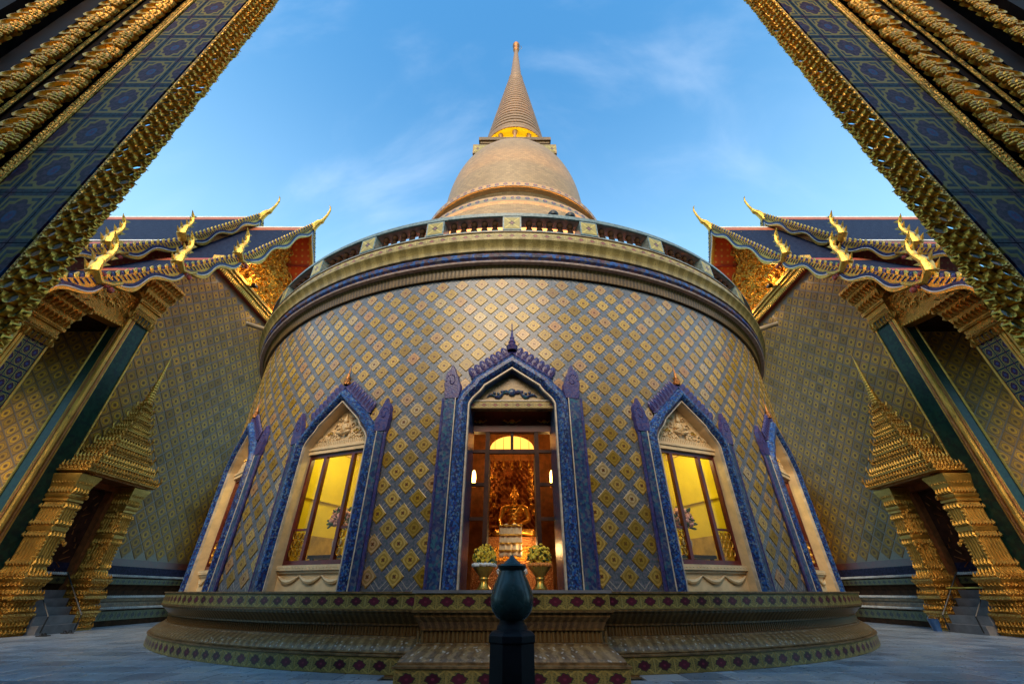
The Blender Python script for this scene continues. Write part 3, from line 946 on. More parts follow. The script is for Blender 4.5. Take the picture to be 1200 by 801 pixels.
# door frame in the opening
YF = 8.10 - CY
fr = MB()
fr.box(-1.0, 1.0, YF - 0.06, YF + 0.10, 3.83, 4.30)            # header
frame = fr.build('door_frame', 'maroon', stupa)
MB().box(-0.93, -0.84, YF - 0.05, YF + 0.08, 1.0, 3.83).build('jamb', 'maroon', frame)
MB().box(0.84, 0.93, YF - 0.05, YF + 0.08, 1.0, 3.83).build('jamb', 'maroon', frame)
for s in (-1, 1):
    MB().box(min(s * 0.46, s * 0.545), max(s * 0.46, s * 0.545), YF - 0.045, YF + 0.07, 1.0, 3.83).build('mullion', 'dark_wood', frame)
    for z in (3.43, 2.78, 2.16):
        x0, x1 = sorted((s * 0.545, s * 0.84))
        MB().box(x0, x1, YF - 0.03, YF + 0.05, z - 0.03, z + 0.03).build('transom', 'dark_wood', frame)
    x0, x1 = sorted((s * 0.545, s * 0.84))
    for za, zb in ((1.0, 2.13), (2.19, 2.75), (2.81, 3.40), (3.46, 3.83)):
        MB().box(x0, x1, YF + 0.005, YF + 0.015, za, zb).build('pane', 'window_glass', frame)
MB().box(-0.46, 0.46, YF - 0.035, YF + 0.06, 3.39, 3.46).build('transom', 'dark_wood', frame)
MB().box(-0.03, 0.03, YF - 0.03, YF + 0.05, 3.46, 3.83).build('mullion', 'dark_wood', frame)
for x0, x1 in ((-0.46, -0.03), (0.03, 0.46)):
    MB().box(x0, x1, YF + 0.005, YF + 0.015, 3.46, 3.83).build('pane', 'window_glass', frame)
b = MB()
for cx, sc in ((0.0, 1.0), (-0.68, 0.8), (0.68, 0.8)):
    b.ball((cx, YF - 0.07, 4.05), (0.06 * sc, 0.015, 0.045 * sc), 8, 6)
    for k in range(-4, 5):
        if k: b.ball((cx + 0.042 * k * sc, YF - 0.07, 4.05 + 0.02 * cos(k * 1.6)), (0.026 * sc, 0.012, 0.022 * sc), 6, 5)
b.build('gilt_ornament', 'gold_smooth', frame)
# open door leaves folded back inside
for s in (-1, 1):
    MB().box(min(s * 0.46, s * 0.50), max(s * 0.46, s * 0.50), YF + 0.08, YF + 0.52, 1.02, 3.38).build('door_leaf', 'dark_wood', frame)
# chamber
ch = MB()
y0, y1, hw = YF + 0.12, YF + 3.4, 1.35
ch.add([(-hw, y0, 1.0), (hw, y0, 1.0), (hw, y1, 1.0), (-hw, y1, 1.0), (-hw, y0, 5.0), (hw, y0, 5.0), (hw, y1, 5.0), (-hw, y1, 5.0)],
       [(0, 1, 2, 3), (4, 7, 6, 5), (1, 5, 6, 2), (0, 3, 7, 4), (3, 2, 6, 7)])
chamber = ch.build('chamber', 'warm_wall', stupa)
YB = 10.2 - CY
# glowing fanlight arch above the altar, wall sconces, hanging bells
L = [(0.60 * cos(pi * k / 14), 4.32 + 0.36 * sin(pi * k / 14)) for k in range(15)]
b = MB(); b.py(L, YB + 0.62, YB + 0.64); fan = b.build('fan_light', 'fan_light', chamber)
lamp('chamber_lamp', 'POINT', (0, YB - 0.9, 4.62), 15, (1.0, 0.55, 0.18), 0.25, chamber)
lamp('altar_lamp', 'POINT', (0.25, YB - 0.75, 1.75), 16, (1.0, 0.62, 0.25), 0.12, chamber)
def sconce(x):
    t = empty('wall_lamp', (x, 10.55, 3.30))
    MB().box(-0.05, 0.05, -0.02, 0.06, -0.05, 0.12).build('bracket', 'gold_smooth', t)
    MB().lathe([(0.035, 0.0), (0.05, 0.06), (0.058, 0.18), (0.045, 0.30), (0.02, 0.36)], 12, c=(0, -0.06), cap=True).build('shade', 'lamp_glow', t)
    lamp('bulb', 'POINT', (0, -0.22, 0.2), 9, (1.0, 0.58, 0.2), 0.06, t)
    return t
for x, lab in ((-0.98, 'glowing amber wall lamp inside the doorway on the side of the white flower bowl'), (1.02, 'glowing amber wall lamp inside the doorway on the side of the orange garland bowl')):
    tag(sconce(x), lab, 'wall lamp')
# altar steps and throne back
alt = tag(empty('altar', (0, 10.45, 1.0)), 'dark stepped altar with carved gilt throne back behind the gold statue', 'altar')
for k, (hw_, yd, z0, z1) in enumerate(((0.85, -0.95, 0.0, 0.55), (0.68, -0.6, 0.55, 0.85), (0.55, -0.5, 0.85, 1.05))):
    MB().box(-hw_, hw_, yd, 0.5, z0 + 0.002, z1).build('tier', 'gold_red' if k != 1 else 'gold', alt)
b = MB()
rnd = random.Random(3)
nx, nz = 46, 70
vs = []; fs = []
for j in range(nz + 1):
    for i in range(nx + 1):
        x = -0.62 + 1.24 * i / nx; z = 1.05 + 1.95 * j / nz
        h = 0.05 * sin(x * 24 + 3 * sin(z * 9)) * cos(z * 19 + 2.5 * cos(x * 11)) + 0.03 * sin(x * 51 + z * 37)
        vs.append((x, 0.36 - h, z))
for j in range(nz):
    for i in range(nx):
        fs.append((j * (nx + 1) + i, j * (nx + 1) + i + 1, (j + 1) * (nx + 1) + i + 1, (j + 1) * (nx + 1) + i))
b.add(vs, fs, 0, None, True)
b.build('throne_back', 'gold_red', alt)
for s in (-1, 1):
    MB().lathe([(0.05, 1.05), (0.06, 1.2), (0.04, 1.3), (0.045, 2.2), (0.07, 2.3), (0.05, 2.5), (0.01, 2.75)], 10, c=(s * 0.60, 0.1), cap=True).build('throne_post', 'dark_wood', alt)
    b = MB()
    for k in range(34):
        b.ball((s * (0.42 + 0.2 * rnd.random()), -0.05 + 0.25 * rnd.random(), 1.1 + 1.6 * rnd.random()), (0.045, 0.04, 0.06), 6, 5)
    b.build('carved_foliage', 'gold', alt)
for i in range(5):
    t = empty('hanging_bell', (-0.42 + 0.21 * i, 9.75, 3.55))
    MB().lathe([(0.055, 0.0), (0.05, 0.02), (0.033, 0.07), (0.025, 0.11), (0.008, 0.125), (0.004, 0.75)], 12, cap=True).build('bell', 'gold_smooth', t)
    MB().ball((0, 0, -0.03), (0.022, 0.022, 0.03), 8, 6).build('pendant', 'gold_bright', t)
    tag(t, 'small gilt bell hanging in a row above the gold statue', 'bell', 'bells hanging above the statue')

# seated gold statue: one continuous surface
def capsule(b, p, q, r0, r1, n=10):
    p, q = Vector(p), Vector(q)
    path = [p + (q - p) * t for t in (0, 0.25, 0.5, 0.75, 1)]
    b.tube(path, [r0 + (r1 - r0) * t for t in (0, 0.25, 0.5, 0.75, 1)], n)
    b.ball(p, r0, n, 6); b.ball(q, r1, n, 6)
def buddha():
    t = empty('buddha_statue', (0.06, 10.15, 2.05))
    b = MB()
    # crossed legs, hips
    b.ball((0, 0.05, 0.10), (0.26, 0.20, 0.13), 14, 8)
    for s in (-1, 1):
        capsule(b, (s * 0.13, 0.05, 0.10), (s * 0.40, -0.16, 0.085), 0.115, 0.085)
        capsule(b, (s * 0.40, -0.16, 0.08), (-s * 0.10, -0.24, 0.10 + 0.04 * (s > 0)), 0.078, 0.052)
        b.ball((-s * 0.15, -0.245, 0.12 + 0.04 * (s > 0)), (0.085, 0.045, 0.035), 8, 6)
    # trunk
    for z, rx, ry in ((0.18, 0.185, 0.14), (0.28, 0.165, 0.125), (0.38, 0.175, 0.125), (0.48, 0.205, 0.13), (0.58, 0.225, 0.125), (0.65, 0.19, 0.105)):
        b.ball((0, 0.05, z), (rx, ry, 0.09), 14, 8)
    capsule(b, (-0.21, 0.05, 0.66), (0.21, 0.05, 0.66), 0.075, 0.075)
    capsule(b, (0, 0.05, 0.66), (0, 0.04, 0.80), 0.072, 0.062)
    # arms: right one resting on the shin, left hand in the lap
    capsule(b, (-0.265, 0.05, 0.63), (-0.335, 0.00, 0.38), 0.072, 0.055)
    capsule(b, (-0.335, 0.0, 0.38), (-0.30, -0.20, 0.22), 0.055, 0.036)
    capsule(b, (0.265, 0.05, 0.63), (0.335, 0.02, 0.38), 0.072, 0.055)
    capsule(b, (0.335, 0.02, 0.38), (0.08, -0.22, 0.235), 0.055, 0.036)
    b.ball((-0.295, -0.235, 0.185), (0.04, 0.022, 0.05), 8, 6)
    for k in range(4): capsule(b, (-0.325 + 0.02 * k, -0.245, 0.165), (-0.325 + 0.02 * k, -0.262, 0.075 + 0.012 * abs(k - 1.5)), 0.011, 0.008, 6)
    capsule(b, (-0.26, -0.235, 0.19), (-0.235, -0.255, 0.14), 0.012, 0.009, 6)
    b.ball((0.04, -0.235, 0.225), (0.055, 0.04, 0.02), 8, 6)
    for k in range(4): capsule(b, (0.0, -0.265 + 0.018 * k, 0.228), (-0.085 + 0.008 * abs(k - 1.5), -0.265 + 0.018 * k, 0.232), 0.011, 0.008, 6)
    capsule(b, (0.03, -0.20, 0.235), (-0.03, -0.19, 0.25), 0.012, 0.009, 6)
    # head: face, nose, brows, lips, ears, hair knot
    b.ball((0, 0.03, 0.93), (0.098, 0.112, 0.13), 16, 12)
    b.ball((0, -0.01, 0.875), (0.072, 0.085, 0.075), 12, 8)
    b.ball((0, -0.092, 0.915), (0.016, 0.022, 0.036), 8, 6)
    for s in (-1, 1):
        b.ball((s * 0.040, -0.076, 0.945), (0.024, 0.014, 0.010), 8, 6)
        capsule(b, (s * 0.012, -0.086, 0.962), (s * 0.066, -0.068, 0.966), 0.008, 0.005, 6)
        b.ball((s * 0.100, 0.035, 0.905), (0.014, 0.030, 0.075), 8, 6)
    b.ball((0, -0.085, 0.868), (0.028, 0.016, 0.009), 8, 6)
    b.ball((0, 0.06, 1.055), (0.060, 0.062, 0.055), 10, 8)
    b.tube([(0, 0.06, 1.08), (0, 0.06, 1.14), (0, 0.06, 1.21)], [0.032, 0.022, 0.005], 8)
    o = b.build('body', 'gold_smooth', t)
    md = o.modifiers.new('fuse', 'REMESH'); md.mode = 'VOXEL'; md.voxel_size = 0.0085; md.use_smooth_shade = True
    sm = o.modifiers.new('soften', 'SMOOTH'); sm.factor = 0.5; sm.iterations = 3
    # robe over the left shoulder
    b = MB(); vs = []; n = 12
    for k in range(n + 1):
        f = k / n
        for w in (-1, 1):
            x = 0.20 - 0.36 * f + w * 0.045; z = 0.735 - 0.46 * f
            vs.append((x, -0.082 - 0.035 * sin(f * pi) + (0.04 if f < 0.1 else 0), z + w * 0.03))
    b.add(vs, [(2 * k, 2 * k + 1, 2 * k + 3, 2 * k + 2) for k in range(n)], 0, None, True)
    r = b.build('robe', 'gold_bright', t)
    so = r.modifiers.new('thickness', 'SOLIDIFY'); so.thickness = 0.012
    return tag(t, 'seated gold Buddha statue on the altar seen through the open door', 'statue')
buddha()
# white cloth hung before the statue
b = MB(); vs = []; n = 20
for j in range(9):
    for i in range(n + 1):
        x = -0.24 + 0.48 * i / n
        vs.append((x, -0.012 * sin(i * 1.3 + j * 0.25) - 0.01 * j / 8, 0.62 - 0.62 * j / 8 - 0.015 * sin(i * 0.8)))
b.add(vs, [(j * (n + 1) + i, (j + 1) * (n + 1) + i, (j + 1) * (n + 1) + i + 1, j * (n + 1) + i + 1) for j in range(8) for i in range(n)], 0, None, True)
o = b.build('altar_cloth', 'white_cloth', None, (-0.03, 9.42, 1.62)); so = o.modifiers.new('thickness', 'SOLIDIFY'); so.thickness = 0.01
for zz in (0.10, 0.24, 0.40, 0.58):
    MB().box(-0.25, 0.25, -0.045, 0.03, zz, zz + 0.028).build('gilt_fringe', 'gold_bright', o)
tag(o, 'pale cream cloth with gilt fringes hung below the gold statue inside the doorway', 'cloth')

def bouquet(b, c, r, n, size, rnd, flat=0.8, long=0.7):
    for k in range(n):
        u = rnd.random() * 2 * pi; w = math.acos(1 - 1.5 * rnd.random()) ; rr = r * (0.66 + 0.46 * rnd.random())
        p = (c[0] + rr * sin(w) * cos(u), c[1] + rr * sin(w) * sin(u), c[2] + rr * cos(w) * flat)
        s = size * (0.6 + 0.8 * rnd.random())
        M4 = Matrix.Rotation(w + rnd.uniform(-0.5, 0.5), 3, 'Y'); M4 = Matrix.Rotation(u, 3, 'Z') @ M4
        b.ball(p, (s, s * (0.5 if long > 1 else 1.0), s * long), 6, 4, 0, M4)
def flower_bowl(x, gar, lab):
    t = empty('flower_bowl', (x, 7.62, 1.022)); rnd = random.Random(int(x * 100) + 50)
    MB().lathe([(0.115, 0.0), (0.12, 0.02), (0.095, 0.05), (0.07, 0.09), (0.065, 0.13), (0.085, 0.16), (0.075, 0.18), (0.12, 0.24), (0.17, 0.30), (0.185, 0.335)], 20, cap=True).build('pedestal_bowl', 'gold_smooth', t)
    b = MB()
    for k in range(46):
        a = 2 * pi * k / 46
        b.ball((0.19 * cos(a), 0.19 * sin(a), 0.345 + 0.018 * rnd.random()), (0.026, 0.026, 0.024), 6, 5)
        if k % 2: b.ball((0.165 * cos(a), 0.165 * sin(a), 0.37), (0.026, 0.026, 0.022), 6, 5)
    b.build('garland', gar, t)
    b = MB(); bouquet(b, (0, 0, 0.44), 0.175, 90, 0.017, rnd, 1.0, 2.6); b.build('leaves', 'leaf_green', t)
    b = MB(); bouquet(b, (0, 0, 0.47), 0.185, 230, 0.023, rnd, 1.0, 0.55); b.build('blossoms', 'petal_yellow', t)
    return tag(t, lab, 'flower bowl')
flower_bowl(-0.46, 'petal_white', 'gold pedestal bowl of yellow flowers ringed with a white garland')
flower_bowl(0.46, 'petal_orange', 'gold pedestal bowl of yellow flowers ringed with an orange garland')
# small incense pagoda and side vases between the bowls
t = empty('incense_burner', (0.0, 7.50, 1.022))
MB().lathe([(0.10, 0.0), (0.10, 0.03), (0.06, 0.05), (0.09, 0.12), (0.10, 0.18), (0.075, 0.20), (0.05, 0.26), (0.06, 0.28), (0.03, 0.36), (0.035, 0.38), (0.012, 0.46), (0.004, 0.62)], 14, cap=True).build('body', 'gold_smooth', t)
b = MB(); rnd = random.Random(5); bouquet(b, (0, -0.02, 0.24), 0.085, 40, 0.022, rnd, 0.6); b.build('garland', 'petal_white', t)
tag(t, 'small gilt incense burner with white garland between the two flower bowls', 'incense burner')
for x in (-0.20, 0.20):
    t = empty('small_vase', (x, 7.55, 1.022))
    MB().lathe([(0.035, 0.0), (0.03, 0.03), (0.055, 0.09), (0.05, 0.14), (0.022, 0.19), (0.035, 0.23)], 14).build('vase', 'porcelain', t)
    b = MB(); bouquet(b, (0, 0, 0.25), 0.05, 26, 0.018, random.Random(9), 1.0); b.build('blossoms', 'petal_white', t)
    tag(t, 'small white vase of pale flowers beside the incense burner on the threshold', 'vase', 'small vases on the threshold')

# ------- the window bays
def make_window(t0):
    P = WIN
    root = build_frame(P, 'window', 'cream_paint', 0.28, stupa, t0)
    yw = -RW + 0.20
    # carved cream head
    b = MB(); b.py(flat_fill(P, 0.20, 3.62, 0), yw, yw + 0.08)
    b.build('carved_head', 'cream_paint', root)
    b = MB(); rnd = random.Random(11)
    # seated figure with scrolls
    b.ball((0, yw - 0.03, 4.20), (0.055, 0.05, 0.065), 10, 8); b.tube([(0, yw - 0.03, 4.24), (0, yw - 0.03, 4.36)], [0.04, 0.008], 8)
    b.ball((0, yw - 0.02, 4.06), (0.085, 0.05, 0.11), 10, 8)
    for s in (-1, 1):
        b.tube([(s * 0.07, yw - 0.02, 4.12), (s * 0.15, yw - 0.04, 4.03), (s * 0.05, yw - 0.07, 4.02)], [0.032, 0.028, 0.02], 7)
        b.tube([(s * 0.03, yw - 0.03, 3.97), (s * 0.17, yw - 0.05, 3.94), (s * 0.02, yw - 0.07, 3.90)], [0.05, 0.045, 0.03], 7)
        for (cx, cz, rr) in ((0.22, 4.08, 0.075), (0.34, 3.94, 0.085), (0.50, 3.85, 0.07), (0.15, 4.24, 0.055), (0.24, 3.86, 0.065), (0.62, 3.79, 0.05), (0.40, 3.80, 0.05)):
            path = []; rd = []
            for k in range(14):
                a = k * 0.55; q = rr * (1 - k / 16.0)
                path.append((s * (cx + q * cos(a)), yw - 0.02, cz + q * sin(a))); rd.append(0.022 * (1 - k / 20.0))
            b.tube(path, rd, 5)
        for k in range(26):
            b.ball((s * (0.1 + 0.62 * rnd.random() ** 1.0), yw - 0.012, 3.80 + 0.10 * rnd.random()), (0.026, 0.022, 0.03), 6, 4)
    b.build('relief', 'cream_paint', root)
    b = MB()
    for s in (-1, 1):
        for k in range(3): b.ball((s * (0.30 + 0.05 * k), yw - 0.05, 3.93 + 0.02 * (k % 2)), (0.022, 0.02, 0.025), 6, 5)
    b.build('gilt_boss', 'gold_bright', root)
    b = MB()
    for k in range(32): b.box(-0.80 + k * 0.05, -0.765 + k * 0.05, yw - 0.035, yw + 0.01, 3.685, 3.775)
    b.box(-0.84, 0.84, yw - 0.05, yw + 0.02, 3.645, 3.680); b.box(-0.86, 0.86, yw - 0.085, yw + 0.02, 3.60, 3.642); b.box(-0.85, 0.85, yw - 0.06, yw + 0.02, 3.52, 3.598)
    b.build('lintel', 'cream_paint', root)
    # maroon casement of three lights
    b = MB(); x = 0.80
    b.box(-x - 0.06, -x + 0.05, yw, yw + 0.09, 1.42, 3.52); b.box(x - 0.05, x + 0.06, yw, yw + 0.09, 1.42, 3.52)
    b.box(-x + 0.05, x - 0.05, yw + 0.003, yw + 0.087, 3.45, 3.518); b.box(-x + 0.05, x - 0.05, yw + 0.003, yw + 0.087, 1.425, 1.50)
    fr = b.build('casement', 'maroon', root)
    for s in (-1, 1):
        MB().box(s * 0.37 - 0.035, s * 0.37 + 0.035, yw - 0.004, yw + 0.08, 1.50, 3.45).build('mullion', 'maroon', root)
        x0, x1 = sorted((s * 0.405, s * 0.75))
        MB().box(x0, x1, yw + 0.02, yw + 0.06, 2.02, 2.06).build('rail', 'maroon', root)
        b = MB()
        for i in range(3):
            for j in range(3):
                cx = x0 + (i + 0.5) * (x1 - x0) / 3; cz = 1.56 + (j + 0.5) * 0.15
                b.tube([(cx + 0.05 * cos(k * pi / 4), yw + 0.035, cz + 0.066 * sin(k * pi / 4)) for k in range(9)], 0.012, 5, 0, False, up=(0, 1, 0))
        b.build('lattice_panel', 'gold_smooth', root)
        MB().box(x0, x1, yw + 0.045, yw + 0.052, 1.50, 3.45).build('pane', 'window_glass', root)
    MB().box(-0.335, 0.335, yw + 0.045, yw + 0.052, 1.50, 3.45).build('pane', 'window_glass', root)
    # sill with swags
    b = MB()
    b.box(-0.87, 0.87, yw - 0.10, yw + 0.08, 1.335, 1.42); b.box(-0.84, 0.84, yw - 0.06, yw + 0.05, 1.29, 1.333); b.box(-0.84, 0.84, yw - 0.02, yw + 0.05, 1.0, 1.288)
    for k in range(21): b.ball((-0.80 + k * 0.08, yw - 0.10, 1.378), (0.016, 0.012, 0.016), 6, 4)
    for k in range(-1, 2):
        b.tube([(k * 0.52 + 0.26 * (t / 6.0 - 1), yw - 0.035, 1.25 - 0.10 * sin(pi * t / 12.0)) for t in range(13)], [0.012 + 0.03 * sin(pi * t / 12.0) for t in range(13)], 7)
    b.build('sill', 'cream_paint', root)
    # lit niche
    b = MB(); y0, y1, hw = yw + 0.08, yw + 1.7, 1.02
    b.add([(-hw, y0, 1.0), (hw, y0, 1.0), (hw, y1, 1.0), (-hw, y1, 1.0), (-hw, y0, 4.0), (hw, y0, 4.0), (hw, y1, 4.0), (-hw, y1, 4.0)],
          [(0, 1, 2, 3), (4, 7, 6, 5), (1, 5, 6, 2), (0, 3, 7, 4), (3, 2, 6, 7)])
    b.box(-hw, hw, y0, y0 + 0.01, 3.52, 4.0)
    nb = b.build('niche', 'yellow_wall', root)
    MB().box(-hw + 0.01, hw - 0.01, y1 - 0.05, y1 - 0.005, 2.55, 2.60).build('dado_rail', 'yellow_wall', root)
    for sx in (-1, 1):
        xa, xb = sorted((sx * (hw - 0.004), sx * (hw - 0.05)))
        MB().box(xa, xb, y0 + 0.02, y1 - 0.06, 2.72, 2.76).build('wall_rail', 'yellow_wall', root)
        MB().box(xa, xb, y0 + 0.02, y1 - 0.06, 1.0, 2.02).build('dado_panel', 'dado_ochre', root)
        MB().box(xa, xb, y0 + 0.02, y1 - 0.06, 3.86, 3.98).build('wall_cornice', 'cream_paint', root)
    lamp('niche_lamp', 'POINT', (0, yw + 0.75, 3.82), 24, (1.0, 0.84, 0.32), 0.15, root)
    return root
win_roots = {}
for t0 in (-21.7, 21.7, -43.2, 43.2): win_roots[t0] = make_window(t0)
def flower_vase(t0, lab, ltab):
    a = R_(t0); r = RW - 0.72
    x, y = r * sin(a), CY - r * cos(a)
    t = empty('altar_table', (x, y, 1.0), rotz=a)
    MB().box(-0.55, 0.55, -0.2, 0.25, 0.55, 0.61).build('table_top', 'dark_wood', t)
    for sx in (-0.48, 0.48):
        for sy in (-0.14, 0.19): MB().lathe([(0.04, 0), (0.03, 0.1), (0.035, 0.35), (0.045, 0.55)], 8, c=(sx, sy)).build('leg', 'dark_wood', t)
    tag(t, ltab, 'table')
    s = 1 if t0 > 0 else -1
    t = empty('flower_vase', (x + s * 0.04, y, 1.612), rotz=a)
    MB().lathe([(0.06, 0.0), (0.065, 0.02), (0.05, 0.05), (0.10, 0.16), (0.11, 0.24), (0.06, 0.33), (0.045, 0.38), (0.07, 0.42)], 16).build('vase', 'porcelain', t)
    rnd = random.Random(21)
    b = MB(); bouquet(b, (0, 0, 0.60), 0.22, 70, 0.024, rnd, 1.2, 2.6); b.build('leaves', 'leaf_green', t)
    b = MB(); bouquet(b, (0, 0, 0.62), 0.21, 130, 0.036, rnd, 1.25, 0.6); b.build('blossoms', 'petal_pink', t)
    tag(t, lab, 'vase')
flower_vase(-21.7, 'white vase of pink flowers in the arched window toward the steps with sandals', 'dark small table holding the vase in the arched window toward the sandals steps')
flower_vase(21.7, 'white vase of pink flowers in the arched window toward the yellow bar', 'dark small table holding the vase in the arched window toward the yellow barrier')

# --- cornice
cornice = ring('cornice', [(10.06, 7.62), (10.16, 7.60), (10.18, 7.66), (10.20, 7.80), (10.26, 7.86)], 'rib_brown')
ring('cream_moulding', [(10.26, 7.86), (10.36, 7.865), (10.38, 7.89), (10.36, 7.92), (10.30, 7.93)], 'pink_tile', cornice)
ring('blue_roll', [(10.30, 7.93), (10.33, 7.96), (10.40, 8.00), (10.42, 8.06), (10.40, 8.12), (10.34, 8.15), (10.32, 8.18)], 'blue_torus', cornice)
ring('gold_cyma', [(10.32, 8.18), (10.42, 8.19), (10.43, 8.23), (10.45, 8.30), (10.52, 8.38), (10.57, 8.43), (10.58, 8.50), (10.53, 8.51)], 'gold_olive', cornice)
ring('flower_strip_bed', [(10.53, 8.51), (10.49, 8.515), (10.49, 8.735), (10.52, 8.74), (10.52, 8.765), (10.0, 8.77)], 'brown_tile', cornice)
me = quad_tile(10.5 * R_(1.62) * 0.985, 0.200).data('strip_tile', 'band_flower')
place_ring_tiles('strip_tile', me, 10.488, 8.625, 1.62, 66, cornice)
# terrace floor
MB().lathe([(10.05, 8.75), (5.0, 8.76)], 100, -100, 100).build('terrace', 'pink_tile', stupa)
# --- balustrade
bal = ring('balustrade', [(10.16, 9.30), (10.50, 9.30), (10.53, 9.32), (10.53, 9.36), (10.50, 9.38), (10.50, 9.47), (10.46, 9.50), (10.16, 9.50)], 'grey_green')
ring('rail_soffit', [(10.17, 9.296), (10.49, 9.296)], 'pink_tile', bal)
ring('foot_rail', [(10.50, 8.766), (10.50, 8.82), (10.16, 8.82)], 'grey_green', bal)
bme = MB().lathe([(0.075, 0.0), (0.075, 0.04), (0.05, 0.06), (0.085, 0.15), (0.088, 0.20), (0.05, 0.28), (0.07, 0.30), (0.05, 0.32), (0.085, 0.38), (0.085, 0.44), (0.06, 0.483)], 10).data('baluster', 'dark_brown')
pst = MB().box(-0.24, 0.24, -0.19, 0.19, 0, 0.49).data('post', 'grey_green')
ptl = quad_tile(0.40, 0.40).data('post_tile', 'post_flower')
for i in range(-6, 7):
    th = 11.05 * i; a = R_(th)
    link('post', pst, bal, (10.325 * sin(a), -10.325 * cos(a), 8.815), a)
    link('post_tile', ptl, bal, (10.516 * sin(a), -10.516 * cos(a), 9.06), a)
    if i == 6: continue
    for k in range(5):
        a = R_(th + 11.05 * (0.5 + (k - 2) * 0.138))
        link('baluster', bme, bal, (10.33 * sin(a), -10.33 * cos(a), 8.818), a)
# --- upper body, bell, harmika, spire (a slight lean, as in the photograph)
LN = 0.011
def up(name, prof, mat, parent=stupa, n=72): return MB().lathe(prof, n, lean=LN).build(name, mat, parent)
tier = up('upper_drum', [(6.6, 8.76), (6.6, 12.0), (6.2, 12.2), (6.2, 14.6), (6.0, 14.8)], 'terracotta_drum')
up('tier_roll', [(6.0, 14.8), (5.95, 15.2), (5.82, 15.5), (5.86, 15.75), (5.80, 15.95), (5.70, 16.02)], 'bell_tile', tier)
def uvband(name, r0, z0, r1, z1, mat, parent, n=96):
    b = MB().lathe([(r0, z0), (r1, z1)], n, lean=LN)
    b.uv = [tuple((u, 0.0 if i < 2 else 1.0) for i, (u, v) in enumerate(q)) for q in b.uv]
    return b.build(name, mat, parent)
uvband('dot_band', 5.72, 16.02, 5.68, 16.42, 'dot_band', tier)
up('band_ledge', [(5.68, 16.42), (5.55, 16.46), (5.35, 16.60), (5.02, 16.9), (4.95, 17.25), (5.10, 17.45), (5.36, 17.52)], 'bell_tile', tier)
uvband('dot_band', 5.38, 17.53, 5.36, 17.86, 'dot_band', tier)
up('bell_lip', [(5.36, 17.86), (5.1, 17.92), (4.8, 18.1), (4.62, 18.3)], 'bell_tile', tier)
bell = up('bell', [(4.62, 18.3)] + [(4.45 * math.sqrt(1 - (k / 24.0) ** 3), 18.32 + 8.68 * k / 24.0) for k in range(1, 23)], 'bell_tile', n=96)
def sqbox(mb, a, z0, z1): return mb.box(-a + LN * (z0 - 9), a + LN * (z0 - 9), -a, a, z0, z1)
harm = sqbox(MB(), 2.66, 24.4, 25.32).build('harmika', 'gold_olive', stupa)
sqbox(MB(), 2.20, 25.322, 26.05).build('harmika_neck', 'dark_brown', harm)
b = MB(); sqbox(b, 2.28, 26.052, 26.30); sqbox(b, 2.38, 26.302, 26.62); b.build('harmika_cap', 'brown_tile', harm)
me = quad_tile(0.5, 0.6).data('harmika_tile', 'post_flower')
for i in range(10): link('harmika_tile', me, harm, (-2.36 + i * 0.525 + LN * 16.3, -2.662, 24.86))
# lit colonnade below the spire
core = up('spire_drum', [(1.35, 26.62), (1.35, 28.3)], 'yellow_wall', n=32)
for k in range(12):
    a = 2 * pi * k / 12
    MB().lathe([(0.17, 26.63), (0.17, 26.8), (0.12, 26.85), (0.11, 27.7), (0.19, 27.85), (0.19, 27.98)], 10, c=(1.95 * sin(a) + LN * 18, -1.95 * cos(a))).build('column', 'spire_tile', core)
for k in range(10):
    a = 2 * pi * (k + 0.5) / 10
    lamp('cove_lamp', 'POINT', (2.28 * sin(a) + LN * 18, -2.28 * cos(a), 26.78), 26, (1.0, 0.60, 0.09), 0.08, core)
sp = []
sp.append((0.3, 27.96)); sp.append((2.05, 27.97)); sp.append((2.32, 28.0)); sp.append((2.34, 28.25))
n = 23
for k in range(n):
    f0 = k / n; f1 = (k + 1) / n
    r0 = 2.28 * (1 - f0) + 0.60 * f0; r1 = 2.28 * (1 - f1) + 0.60 * f1
    z0 = 28.28 + 11.0 * f0 ** 0.98; z1 = 28.28 + 11.0 * f1 ** 0.98; h = z1 - z0
    sp += [(r0 * 0.93, z0 + 0.02 * h), (r0 * 1.0, z0 + 0.22 * h), (r0 * 1.0 - 0.02, z0 + 0.72 * h), (r1 * 0.95, z0 + 0.94 * h)]
spire = up('spire', sp, 'spire_tile', n=48)
up('glow_soffit', [(1.35, 27.90), (2.28, 27.965)], 'yellow_wall', spire, 48)  # yellow disc added under the cone; its colour boosts the lamp glow
up('spire_shaft', [(0.60, 39.28), (0.63, 39.45), (0.52, 39.6), (0.34, 42.4), (0.20, 44.4), (0.17, 44.9)], 'spire_tile', spire, 24)
up('finial', [(0.17, 44.9), (0.27, 45.05), (0.30, 45.3), (0.22, 45.5), (0.26, 45.7), (0.34, 45.95), (0.33, 46.2), (0.20, 46.5), (0.02, 46.7)], 'gold_red', spire, 16)
MB().tube([(LN * 37 + 0.25, 0, 45.2), (LN * 37 + 0.55, 0, 45.6), (LN * 37 + 0.45, 0, 46.1)], 0.03, 5).build('lightning_rod', 'steel', spire)
